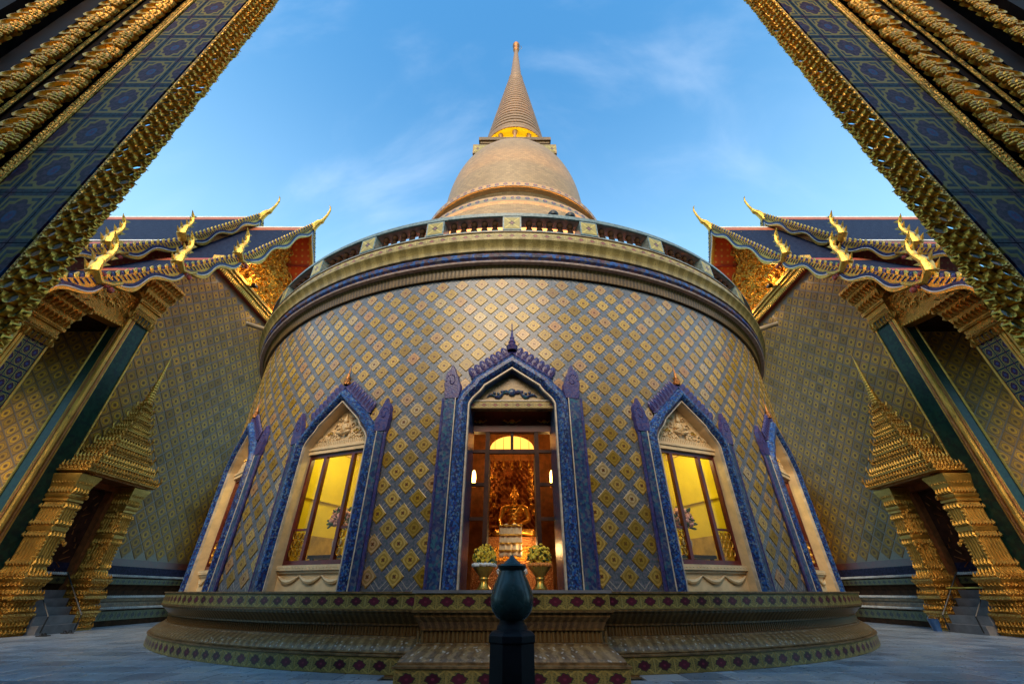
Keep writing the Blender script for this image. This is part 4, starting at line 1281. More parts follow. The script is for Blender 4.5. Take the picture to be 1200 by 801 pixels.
# terrace floodlights that wash the foot of the bell
for i in range(-2, 3):
    a = R_(i * 17.0)
    t = empty('terrace_floodlight', (8.3 * sin(a), CY - 8.3 * cos(a), 8.77), rotz=a)
    MB().box(-0.16, 0.16, -0.12, 0.12, 0.10, 0.34).build('housing', 'black_metal', t)
    MB().box(-0.03, 0.03, -0.03, 0.03, 0.0, 0.10).build('bracket', 'black_metal', t)
    l = lamp('flood_beam', 'SPOT', (0, 0.16, 0.30), 6500, (1.0, 0.48, 0.10), 0.15, t, rot=(R_(152), 0, 0))
    l.data.spot_size = R_(62); l.data.spot_blend = 0.6
    tag(t, 'black floodlight washing the foot of the gold bell behind the balustrade', 'floodlight', 'floodlights on the terrace')
for th, lab in ((6.2, 'dark rounded lamp head on the balustrade rail nearer the flower post'), (8.8, 'dark upright lamp head on the balustrade rail beside the rounded one')):
    a = R_(th)
    t = empty('rail_lamp', (10.33 * sin(a), CY - 10.33 * cos(a), 9.5), rotz=a)
    MB().lathe([(0.05, 0.0), (0.05, 0.06), (0.13, 0.09), (0.15, 0.16), (0.10, 0.24), (0.02, 0.27)], 12).build('lamp_head', 'black_metal', t)
    MB().lathe([(0.09, 0.0), (0.09, 0.02), (0.03, 0.03)], 12).build('lamp_foot', 'black_metal', t)
    tag(t, lab, 'lamp')
# rain spouts
for s in (-1, 1):
    a = R_(s * 52.5)
    t = MB().tube([(0, 0.15, 0), (0, -0.55, 0.0), (0, -0.60, -0.01)], [0.075, 0.07, 0.085], 10)
    t.build('rain_spout', 'spout_stone', cornice, (10.5 * sin(a), -10.5 * cos(a), 8.52), a)

# ================================================================== SIDE HALLS
XW = -14.2
hall = empty('hall', (XW, CY, 0))
T_FRONT = [((0.0, 20.45), (-3.70, 14.10)), ((-3.95, 13.95), (-5.95, 11.45)), ((-6.10, 11.35), (-8.05, 9.10)), ((-8.20, 9.00), (-10.1, 7.20))]
T_BACK = [((0.0, 21.40), (-3.30, 15.85)), ((-3.55, 15.40), (-5.65, 12.80)), ((-5.80, 12.70), (-7.80, 10.50)), ((-7.95, 10.40), (-9.90, 8.40))]

def leafpyr(mb, p, n, w, h, out=None):
    """small upright leaf standing at p, facing the outward normal n (unit, horizontal)"""
    p = Vector(p); n = Vector(n); t = Vector((-n.y, n.x, 0)); o = out if out is not None else w * 0.45
    mb.add([p - t * w / 2, p + t * w / 2, p + Vector((0, 0, h)), p + n * o + Vector((0, 0, h * 0.35)), p - n * w * 0.25],
           [(0, 1, 3), (1, 2, 3), (2, 0, 3), (1, 0, 4), (2, 1, 4), (0, 2, 4)])
def leafrow(mb, a, b, n, w, h, out=None):
    a, b = Vector(a), Vector(b); k = max(1, int((b - a).length / w))
    for i in range(k): leafpyr(mb, a + (b - a) * ((i + 0.5) / k), n, w * 0.95, h, out)
def loft(mb, cx, cy, hx, hy, prof, mi=0):
    """rectangular loft: prof = (z, grow)"""
    vs = []
    for z, d in prof: vs += [(cx - hx - d, cy - hy - d, z), (cx + hx + d, cy - hy - d, z), (cx + hx + d, cy + hy + d, z), (cx - hx - d, cy + hy + d, z)]
    n = len(prof)
    fs = [(4 * i + k, 4 * i + (k + 1) % 4, 4 * i + 4 + (k + 1) % 4, 4 * i + 4 + k) for i in range(n - 1) for k in range(4)]
    fs += [(3, 2, 1, 0), tuple(4 * n - 4 + k for k in range(4))]
    return mb.add(vs, fs, mi)
def rectleaves(mb, cx, cy, hx, hy, z, w, h, out=None, sides='xyXY'):
    if 'x' in sides: leafrow(mb, (cx + hx, cy - hy, z), (cx + hx, cy + hy, z), (1, 0, 0), w, h, out)
    if 'X' in sides: leafrow(mb, (cx - hx, cy - hy, z), (cx - hx, cy + hy, z), (-1, 0, 0), w, h, out)
    if 'y' in sides: leafrow(mb, (cx - hx, cy - hy, z), (cx + hx, cy - hy, z), (0, -1, 0), w, h, out)
    if 'Y' in sides: leafrow(mb, (cx - hx, cy + hy, z), (cx + hx, cy + hy, z), (0, 1, 0), w, h, out)

# --- gable wall with its diamond tiles
poly = [(-5.1, 0.0), (-5.1, 12.35), (-3.95, 13.75), (-3.6, 14.15), (3.6, 14.15), (3.95, 13.75), (5.9, 11.3), (5.9, 0.0)]
wall = MB().px(poly, -0.35, 0.0).build('gable_wall', 'hall_lattice', hall)
HP = 0.58
ht_proto = diamond_tile(HP * 0.445, 0.012, 0.014)
ht_me = ht_proto.data('wall_tile', 'hall_tile')
def wtop(y):
    y = abs(y)
    return 14.05 if y < 3.7 else 13.75 - (y - 3.95) * 1.25
cells = []
for i in range(-20, 21):
    for j in range(0, 50):
        y = (i + (0.5 if j % 2 else 0)) * HP; z = 2.30 + j * HP * 0.5
        if y < -4.72 or y > 5.6 or z > wtop(y) - 0.28: continue
        wy = y + CY
        cells.append((wy * wy + (z - 1) ** 2, y, z))
cells.sort()
ret = []
for i in range(0, 9):
    for j in range(0, 32):
        x = -0.75 - (i + (0.5 if j % 2 else 0)) * HP; z = 2.30 + j * HP * 0.5
        if z < 9.6: ret.append((x, z))
rb = MB()
nface = 300 - 60
for k, (d, y, z) in enumerate(cells):
    if k < nface: link('wall_tile', ht_me, wall, (0.0, y, z), rot=(random.uniform(-0.005, 0.005), 0, pi / 2 + random.uniform(-0.006, 0.006)))
    else:
        M4 = Matrix.Translation((0.0, y, z)) @ Matrix.Rotation(pi / 2 + random.uniform(-0.006, 0.006), 4, 'Z')
        rb.add([M4 @ Vector(v) for v in ht_proto.v], ht_proto.f, 0, ht_proto.uv)
tag(rb.build('wall_tile', 'hall_tile', wall), kind='stuff')
# return wall inside the side porch
rw = MB().box(-7.0, -0.36, -5.0, -4.7, 0.0, 11.5).build('porch_wall', 'hall_lattice', hall)
rb = MB()
for k, (x, z) in enumerate(sorted(ret, key=lambda q: -q[0])):
    if k < 60: link('wall_tile', ht_me, rw, (x, -5.0, z))
    else: rb.add([Vector(v) + Vector((x, -5.0, z)) for v in ht_proto.v], ht_proto.f, 0, ht_proto.uv)
tag(rb.build('wall_tile', 'hall_tile', rw), kind='stuff')

# --- moulded base along the wall
def base_run(name, prof, mat):
    return MB().py([(-0.05, prof[0][1])] + prof + [(-0.05, prof[-1][1])], -4.75, 8.0).build(name, mat, base)
base = MB().py([(-0.05, 0.0), (0.33, 0.0), (0.33, 0.145), (-0.05, 0.145)], -4.75, 8.0).build('wall_base', 'dark_brown', hall)
base_run('base_slab', [(0.31, 0.147), (0.31, 0.45), (0.35, 0.455), (0.35, 0.475)], 'dark_brown')
base_run('base_ogee', [(0.30, 0.477), (0.28, 0.56), (0.22, 0.64), (0.20, 0.70), (0.24, 0.72), (0.24, 0.80)], 'brown_tile')
base_run('base_neck', [(0.18, 0.90), (0.15, 0.95), (0.13, 1.05), (0.16, 1.15), (0.20, 1.21)], 'dark_brown')
base_run('base_shelf', [(0.22, 0.802), (0.22, 0.898)], 'brown_tile')
base_run('base_frieze', [(0.20, 1.212), (0.20, 1.42), (0.23, 1.425), (0.23, 1.44)], 'dark_brown')
base_run('base_blue', [(0.16, 1.53), (0.10, 1.56), (0.08, 1.79)], 'base_navy')
base_run('base_cap', [(0.18, 1.442), (0.18, 1.528)], 'dark_brown')
base_run('base_maroon', [(0.06, 1.792), (0.05, 2.02)], 'maroon')
me = quad_tile(0.30, 0.27).data('base_tile', 'band_green'); me2 = quad_tile(0.24, 0.18).data('base_tile', 'band_green')
for i in range(34): link('base_tile', me, base, (0.312, -4.55 + i * 0.305, 0.30), pi / 2)
for i in range(43): link('base_tile', me2, base, (0.202, -4.55 + i * 0.245, 1.315), pi / 2)
b = MB()
for zz, xx in ((0.515, 0.31), (0.85, 0.235), (1.485, 0.20)):
    for i in range(150): b.ball((xx, -4.7 + i * 0.075, zz), (0.040, 0.034, 0.046), 6, 4)
tag(b.build('bead', 'white_bead', base), kind='stuff')

# --- corner pier with green faces
px0, px1, py0, py1 = -0.50, 0.15, -5.65, -4.75
pier = MB().box(px0, px1 - 0.03, py0 + 0.03, py1, 0.0, 10.0).build('corner_pier', 'green_panel', hall)
for k, (dx, dy, r) in enumerate(((0.0, 0.0, 0.075), (-0.12, -0.02, 0.05), (0.02, 0.12, 0.05), (-0.205, -0.01, 0.028), (0.01, 0.205, 0.028))):
    MB().tube([(px1 - 0.05 + dx, py0 + 0.05 + dy, z) for z in (2.0, 5.0, 9.9)], r, 8).build('gold_shaft', 'gold_red' if k in (1, 2) else 'gold_fine', pier)
MB().tube([(px1 - 0.02, py1 - 0.03, z) for z in (2.0, 6, 9.9)], 0.035, 6).build('gold_edge', 'gold_fine', pier)
MB().tube([(px0 + 0.03, py0 + 0.02, z) for z in (2.0, 6, 9.9)], 0.035, 6).build('gold_edge', 'gold_fine', pier)
def capital(cx, cy, hx, hy, z0, sc, parent):
    b = MB()
    P = [(z0, 0.0), (z0 + 0.06 * sc, 0.05), (z0 + 0.14 * sc, 0.05), (z0 + 0.16 * sc, 0.02), (z0 + 0.30 * sc, 0.03), (z0 + 0.32 * sc, 0.09), (z0 + 0.42 * sc, 0.09), (z0 + 0.44 * sc, 0.05),
         (z0 + 0.60 * sc, 0.08), (z0 + 0.95 * sc, 0.16), (z0 + 1.30 * sc, 0.26), (z0 + 1.32 * sc, 0.31), (z0 + 1.42 * sc, 0.31)]
    loft(b, cx, cy, hx, hy, P)
    rectleaves(b, cx, cy, hx + 0.05, hy + 0.05, z0 - 0.26 * sc, 0.13, 0.28 * sc, 0.09)
    rectleaves(b, cx, cy, hx + 0.07, hy + 0.07, z0 + 0.46 * sc, 0.13, 0.34 * sc, 0.13)
    rectleaves(b, cx, cy, hx + 0.15, hy + 0.15, z0 + 0.82 * sc, 0.15, 0.36 * sc, 0.15)
    rectleaves(b, cx, cy, hx + 0.26, hy + 0.26, z0 + 1.15 * sc, 0.15, 0.30 * sc, 0.13)
    for z in (0.10, 0.37):
        for k in range(int(2 * hy / 0.07)): b.ball((cx + hx + 0.10, cy - hy + 0.035 + k * 0.07, z0 + z * sc), 0.028, 5, 4)
        for k in range(int(2 * hx / 0.07)): b.ball((cx - hx + 0.035 + k * 0.07, cy - hy - 0.10, z0 + z * sc), 0.028, 5, 4)
    return b.build('capital', 'gold', parent)
capital((px0 + px1) / 2, (py0 + py1) / 2, (px1 - px0) / 2, (py1 - py0) / 2, 9.84, 1.25, hall)
# --- porch column
cx0, cx1, cy0, cy1 = -0.95, 0.0, -8.15, -7.20
col = MB().box(cx0, cx1 - 0.02, cy0 + 0.02, cy1, 0.0, 7.7)
colo = col.build('porch_column', 'dark_brown', hall)
b = MB()
for k in range(18):
    z0 = 0.9 + 0.37 * k
    b.add([(cx1 - 0.012, cy0 + 0.30, z0), (cx1 - 0.012, cy1 - 0.06, z0), (cx1 - 0.012, cy1 - 0.06, z0 + 0.366), (cx1 - 0.012, cy0 + 0.30, z0 + 0.366)], [(0, 1, 2, 3)], 0,
          [((0.0, z0), (0.59, z0), (0.59, z0 + 0.366), (0.0, z0 + 0.366))])
b.build('column_panel', 'quatrefoil_panel', colo)
for dx, dy, r in ((0.0, 0.0, 0.075), (0.01, 0.13, 0.05), (0.01, 0.22, 0.04), (-0.13, 0.0, 0.05), (0.0, 0.90, 0.04)):
    MB().tube([(cx1 - 0.03 + dx, cy0 + 0.04 + dy, z) for z in (0.4, 4.0, 7.6)], r, 8).build('gold_shaft', 'gold_fine', colo)
capital((cx0 + cx1) / 2, (cy0 + cy1) / 2, (cx1 - cx0) / 2, (cy1 - cy0) / 2, 7.60, 1.0, hall)
b = MB()
b.px([(-7.35, 8.35), (-6.95, 8.95), (-5.55, 9.15), (-5.55, 9.32), (-7.0, 9.32), (-7.4, 8.9)], -0.35, 0.05)
b.px([(-7.4, 8.95), (-7.02, 9.325), (-5.55, 9.325), (-5.55, 10.4), (-6.6, 10.4), (-7.4, 9.6)], -0.30, 0.0)
b.build('porch_lintel', 'gold', hall)
b = MB()
for k in range(12):
    b.ball((0.06, -6.92 + k * 0.115, 9.0 + 0.016 * k), (0.03, 0.045, 0.05), 6, 5)
tag(b.build('dentil', 'gold_fine', hall), kind='stuff')
b = MB(); rnd = random.Random(4)
for k in range(34):
    cy, cz, r = -7.1 + 1.5 * rnd.random(), 9.5 + 0.75 * rnd.random(), 0.06 + 0.10 * rnd.random()
    b.tube([(0.02, cy + r * (1 - t / 14) * cos(t * 0.6), cz + r * (1 - t / 14) * sin(t * 0.6)) for t in range(12)], [0.028 - 0.0015 * t for t in range(12)], 5)
b.build('lintel_scrolls', 'gold_fine', hall)
MB().box(-7.0, -0.5, -8.9, -5.02, 9.35, 9.55).build('porch_ceiling', 'dark_brown', hall)
MB().box(-7.0, -6.8, -8.9, -5.02, 0.0, 9.34).build('porch_end', 'dark_brown', hall)

# --- pediment
b = MB()
nx, nz = 90, 76; vs = []; fs = []; keep = {}
def relief(y, z):
    r = math.hypot(y, z - 16.3); a = math.atan2(z - 16.3, y)
    h = 0.10 * sin(9 * a + 7 * r) * cos(6.5 * r) + 0.07 * sin(13 * y + 4 * sin(5 * z)) + 0.05 * sin(17 * z + 9 * sin(3.1 * y))
    if r < 0.9: h += 0.28 * (1 - r / 0.9)
    return h
for j in range(nz + 1):
    for i in range(nx + 1):
        z = 14.6 + 5.7 * j / nz; hwid = 3.42 * (20.35 - z) / (20.35 - 14.6) + 0.02
        y = -hwid + 2 * hwid * i / nx
        vs.append((0.10 + relief(y, z), y, z))
for j in range(nz):
    for i in range(nx):
        k = j * (nx + 1) + i; fs.append((k, k + 1, k + nx + 2, k + nx + 1))
b.add(vs, fs, 0, None, True)
ped = b.build('pediment', 'gold_relief', hall)
b = MB(); rnd = random.Random(8)
for k in range(90):
    z = 14.75 + 4.6 * rnd.random() ** 1.5; hwid = 3.2 * (20.2 - z) / 5.6; y = (2 * rnd.random() - 1) * hwid
    b.tube([(0.22, y, z), (0.34, y + 0.06, z + 0.18), (0.30, y - 0.05, z + 0.34), (0.22, y + 0.05, z + 0.52)], [0.05, 0.075, 0.05, 0.01], 6)
b.build('flame_relief', 'gold_bright', ped)
b = MB()
for k in range(40):
    z = 14.7 + 1.6 * rnd.random(); y = -2.2 - 1.1 * rnd.random()
    if z > 20.2 - (abs(y) / 3.42) * 5.7: continue
    b.ball((0.30, y, z), (0.05, 0.07, 0.07), 6, 5)
b.build('blue_glass', 'blue_tile', ped)
# red soffit board edge posts
b = MB(); b.py([(0.0, 14.05), (0.22, 14.05), (0.22, 14.13), (0.0, 14.13)], -3.75, 3.75); b.build('red_fillet', 'red_paint', hall)
b = MB()
b.py([(0.0, 14.132), (0.30, 14.16), (0.32, 14.26), (0.40, 14.30), (0.42, 14.38), (0.50, 14.43), (0.52, 14.56), (0.0, 14.6)], -3.72, 3.72)
crn = b.build('pediment_cornice', 'gold_fine', hall)
b = MB()
for k in range(62):
    y = -3.66 + k * 0.12
    b.add([(0.18, y - 0.05, 14.16), (0.30, y - 0.05, 14.16), (0.30, y + 0.05, 14.16), (0.18, y + 0.05, 14.16), (0.25, y, 13.98)], [(0, 1, 4), (1, 2, 4), (2, 3, 4), (3, 0, 4)])
tag(b.build('pendant_tooth', 'gold_bright', crn), kind='stuff')

# small lamps on the cornice that light the carved pediment from below
for yl in (-1.5, 1.5):
    lf = MB().box(0.62, 0.82, yl - 0.12, yl + 0.12, 14.50, 14.62).build('gable_lamp', 'black_metal', hall)
    MB().box(0.50, 0.64, yl - 0.03, yl + 0.03, 14.46, 14.52).build('lamp_arm', 'black_metal', lf)
    lamp('lamp_beam', 'POINT', (0.85, yl, 14.80), 40, (1.0, 0.60, 0.20), 0.08, lf)
# --- roofs
def slope_frame(P, Q):
    d = Vector((0, Q[0] - P[0], Q[1] - P[1])); L = d.length; d /= L
    n = Vector((0, d.z, -d.y));
    if n.z < 0: n = -n
    return d, n, L
def strip(mb, x0, x1, P, Q, t0, t1, off, uv=False, mi=0):
    """rectangle on the slope from t0 to t1 metres down it, lifted by off"""
    d, n, L = slope_frame(P, Q); p = Vector((0, P[0], P[1]))
    A = p + d * t0 + n * off; B = p + d * t1 + n * off
    vs = [(x0, A.y, A.z), (x1, A.y, A.z), (x1, B.y, B.z), (x0, B.y, B.z)]
    return mb.add(vs, [(0, 1, 2, 3)], mi, [((x0, t0), (x1, t0), (x1, t1), (x0, t1))])
def slabbox(mb, x0, x1, P, Q, t0, t1, o0, o1):
    d, n, L = slope_frame(P, Q); p = Vector((0, P[0], P[1])); vs = []
    for x in (x0, x1):
        for t, o in ((t0, o0), (t1, o0), (t1, o1), (t0, o1)):
            q = p + d * t + n * o; vs.append((x, q.y, q.z))
    return mb.add(vs, [(0, 1, 2, 3), (7, 6, 5, 4), (0, 4, 5, 1), (1, 5, 6, 2), (2, 6, 7, 3), (3, 7, 4, 0)])
def naga(parent, x, P, Q, sgn):
    """bargeboard along P->Q with wavy lower edge, crest fins, coloured bands and a curling naga finial"""
    d, n, L = slope_frame(P, Q); p = Vector((x, P[0], P[1]))
    N = 28; top = []; bot = []; mid = []
    for k in range(N + 1):
        f = k / N; c = p + d * (L * f)
        wv = 0.20 * sin(f * (3.4 if L < 4 else 5.4) * pi)
        top.append(c + n * 0.22); bot.append(c - n * (0.20 + wv * (0.3 + 0.7 * f))); mid.append(c - n * (0.02 + wv * 0.6))
    def band(name, A, B, x0, x1, mat):
        m = MB(); vs = []
        for a, bq in zip(A, B): vs += [(x0, a.y, a.z), (x1, a.y, a.z), (x1, bq.y, bq.z), (x0, bq.y, bq.z)]
        fs = []
        for k in range(N):
            for q in range(4): fs.append((4 * k + q, 4 * k + (q + 1) % 4, 4 * k + 4 + (q + 1) % 4, 4 * k + 4 + q))
        fs += [(0, 3, 2, 1), tuple(4 * N + q for q in range(4))]
        return m.add(vs, fs).build(name, mat, parent)
    brd = band('bargeboard', top, bot, x - 0.08, x + 0.08, 'gold_bright')
    m2 = [a - n * 0.05 for a in mid]
    o = band('blue_line', [a + n * 0.05 for a in mid], m2, x + 0.075, x + 0.11, 'nave_blue')
    o = band('white_line', [a - n * 0.055 for a in mid], [a - n * 0.085 for a in mid], x + 0.075, x + 0.105, 'white_bead')
    # crest of slanting ribs, alternately gold and violet
    for mat, ph in (('gold_bright', 0), ('violet_tile', 1)):
        m = MB(); kf = int(L / 0.15)
        for k in range(kf):
            if k % 2 != ph: continue
            c = p + d * (L * (k + 0.5) / kf) + n * 0.16
            e = c + n * (0.20 if ph == 0 else 0.15) - d * 0.17; g_ = c + n * 0.12 - d * 0.06
            m.tube([(x, c.y, c.z), (x + 0.02, g_.y, g_.z), (x, e.y, e.z)], [0.085, 0.075, 0.03], 6)
        tag(m.build('crest_rib', mat, parent), kind='stuff')
    # slanting enamel strokes on the board
    m = MB(); kf = int(L / 0.16)
    for k in range(kf):
        c = p + d * (L * (k + 0.5) / kf) + n * 0.12
        a, b_ = c + d * 0.03 + n * 0.075, c - d * 0.05 - n * 0.09
        m.tube([(x + 0.09, a.y, a.z), (x + 0.09, b_.y, b_.z)], 0.022, 5)
    tag(m.build('enamel_stroke', 'violet_tile', parent), kind='stuff')
    # naga finial
    s = -1 if sgn > 0 else 1          # outward in y (near side is -1)
    q = p + d * L
    rel = [(0.30, 0.30), (0.02, 0.02), (-0.28, -0.12), (-0.54, 0.10), (-0.55, 0.45), (-0.42, 0.80), (-0.38, 1.10), (-0.46, 1.40), (-0.68, 1.62)]
    rad = [0.14, 0.19, 0.23, 0.24, 0.20, 0.15, 0.11, 0.07, 0.012]
    m = MB(); path = [(x + 0.02, q.y - s * 0 + a * (1 if sgn > 0 else -1), q.z + c) for a, c in rel]
    m.tube(path, rad, 10, flat=0.55, up=(1, 0, 0))
    for k in range(3, 8):
        a, c = rel[k]; w = rad[k]
        sg = 1 if sgn > 0 else -1
        for side in (-1, 1):
            bx = q.y + (a + side * w * 0.7) * sg; tx = q.y + (a + side * (w + 0.14)) * sg
            m.add([(x - 0.03, bx, q.z + c - 0.09), (x + 0.07, bx, q.z + c - 0.09), (x + 0.02, bx, q.z + c + 0.10), (x + 0.02, tx, q.z + c + 0.16)], [(0, 1, 3), (1, 2, 3), (2, 0, 3)])
    m.build('naga_finial', 'gold_bright', parent)
    m = MB()
    for a, c, r in ((-0.10, -0.05, 0.13), (0.12, -0.12, 0.11), (-0.30, 0.15, 0.08)):
        m.ball((x + 0.12, q.y + a * (1 if sgn > 0 else -1), q.z + c), (0.07, r, r), 8, 6)
    m.build('red_gem', 'red_paint', parent)
def roof(name, tiers, x_front, x_back, soff, bar=True):
    root = empty(name, (0, 0, 0), hall)
    for ti, (P0, Q0) in enumerate(tiers):
        for sgn in (1, -1):
            if sgn < 0 and ti > 1: continue
            P = (P0[0] * sgn, P0[1]); Q = (Q0[0] * sgn, Q0[1])
            d, n, L = slope_frame(P, Q)
            b = MB(); strip(b, x_back, x_front - 0.06, P, Q, 0.75 if ti == 0 else 0.30, L - 0.12, 0.10); b.build('roof_slope', 'roof_tile', root)
            slabbox(MB(), x_back, x_front - 0.06, P, Q, 0.0, 0.75 if ti == 0 else 0.30, 0.02, 0.115).build('roof_border', 'orange_paint', root)
            b = MB(); slabbox(b, x_back, x_front - 0.06, P, Q, L - 0.12, L + 0.02, 0.0, 0.12); b.build('eave_edge', 'white_plaster', root)
            slabbox(MB(), x_back, x_front - 0.10, P, Q, L - 0.60, L - 0.02, -0.13, -0.04).build('eave_board', 'red_paint', root)
            b = MB(); strip(b, x_back, x_front - 0.06, P, Q, 0.0, L - 0.02, -0.03); b.build('soffit', soff[ti], root)
            if bar: naga(root, x_front, P, Q, sgn)
            if ti:   # riser between tiers
                MB().box(x_back, x_front - 0.3, min(P[0], P[0] + 0.3 * sgn), max(P[0], P[0] + 0.3 * sgn), P[1] - 0.05, P[1] + 0.22).build('riser', 'red_paint', root)
    A = tiers[0][0]
    MB().tube([(x_back, 0, A[1] + 0.14), (x_front - 0.1, 0, A[1] + 0.12)], 0.09, 10).build('ridge_cap', 'white_plaster', root)
    x = x_front
    MB().tube([(x - 0.05, 0, A[1] - 0.05), (x + 0.08, 0, A[1] + 0.35), (x + 0.24, 0, A[1] + 0.62), (x + 0.42, 0, A[1] + 0.72), (x + 0.50, 0, A[1] + 0.92), (x + 0.62, 0, A[1] + 1.30), (x + 0.70, 0, A[1] + 1.75), (x + 0.64, 0, A[1] + 2.1), (x + 0.52, 0, A[1] + 2.3)],
              [0.22, 0.21, 0.18, 0.15, 0.095, 0.075, 0.06, 0.04, 0.008], 10, up=(0, 1, 0)).build('chofa_finial', 'gold_bright', root)
    MB().tube([(x + 0.36, 0, A[1] + 0.70), (x + 0.56, 0, A[1] + 0.60)], [0.10, 0.01], 8).build('chofa_beak', 'gold_bright', root)
    return root
roof('front_roof', T_FRONT, 1.55, -2.3, ['red_soffit', 'cream_paint', 'cream_paint', 'cream_paint'])
roof('rear_roof', T_BACK, -2.1, -20.0, ['red_soffit', 'red_paint', 'red_paint', 'red_paint'])
# gable panel of the rear roof, purlin ends under the front soffit
MB().px([(-3.4, 15.6), (0, 21.2), (3.4, 15.6), (3.4, 14.2), (-3.4, 14.2)], -2.45, -2.3).build('rear_gable', 'gold_red', hall)
for sgn in (-1, 1):
    for f in (0.30, 0.62, 0.94):
        P, Q = T_FRONT[0]; y = (P[0] + (Q[0] - P[0]) * f) * sgn; z = P[1] + (Q[1] - P[1]) * f - 0.16
        MB().box(0.1, 1.46, y - 0.06, y + 0.06, z - 0.10, z + 0.02).build('purlin', 'red_paint', hall)
# side wall closing the hall below the eaves
MB().box(-20.0, -7.0, -5.0, -4.7, 0.0, 12.0).build('side_wall', 'hall_lattice', hall)
MB().box(-20.0, -0.4, 4.9, 5.2, 0.0, 12.0).build('side_wall', 'hall_lattice', hall)

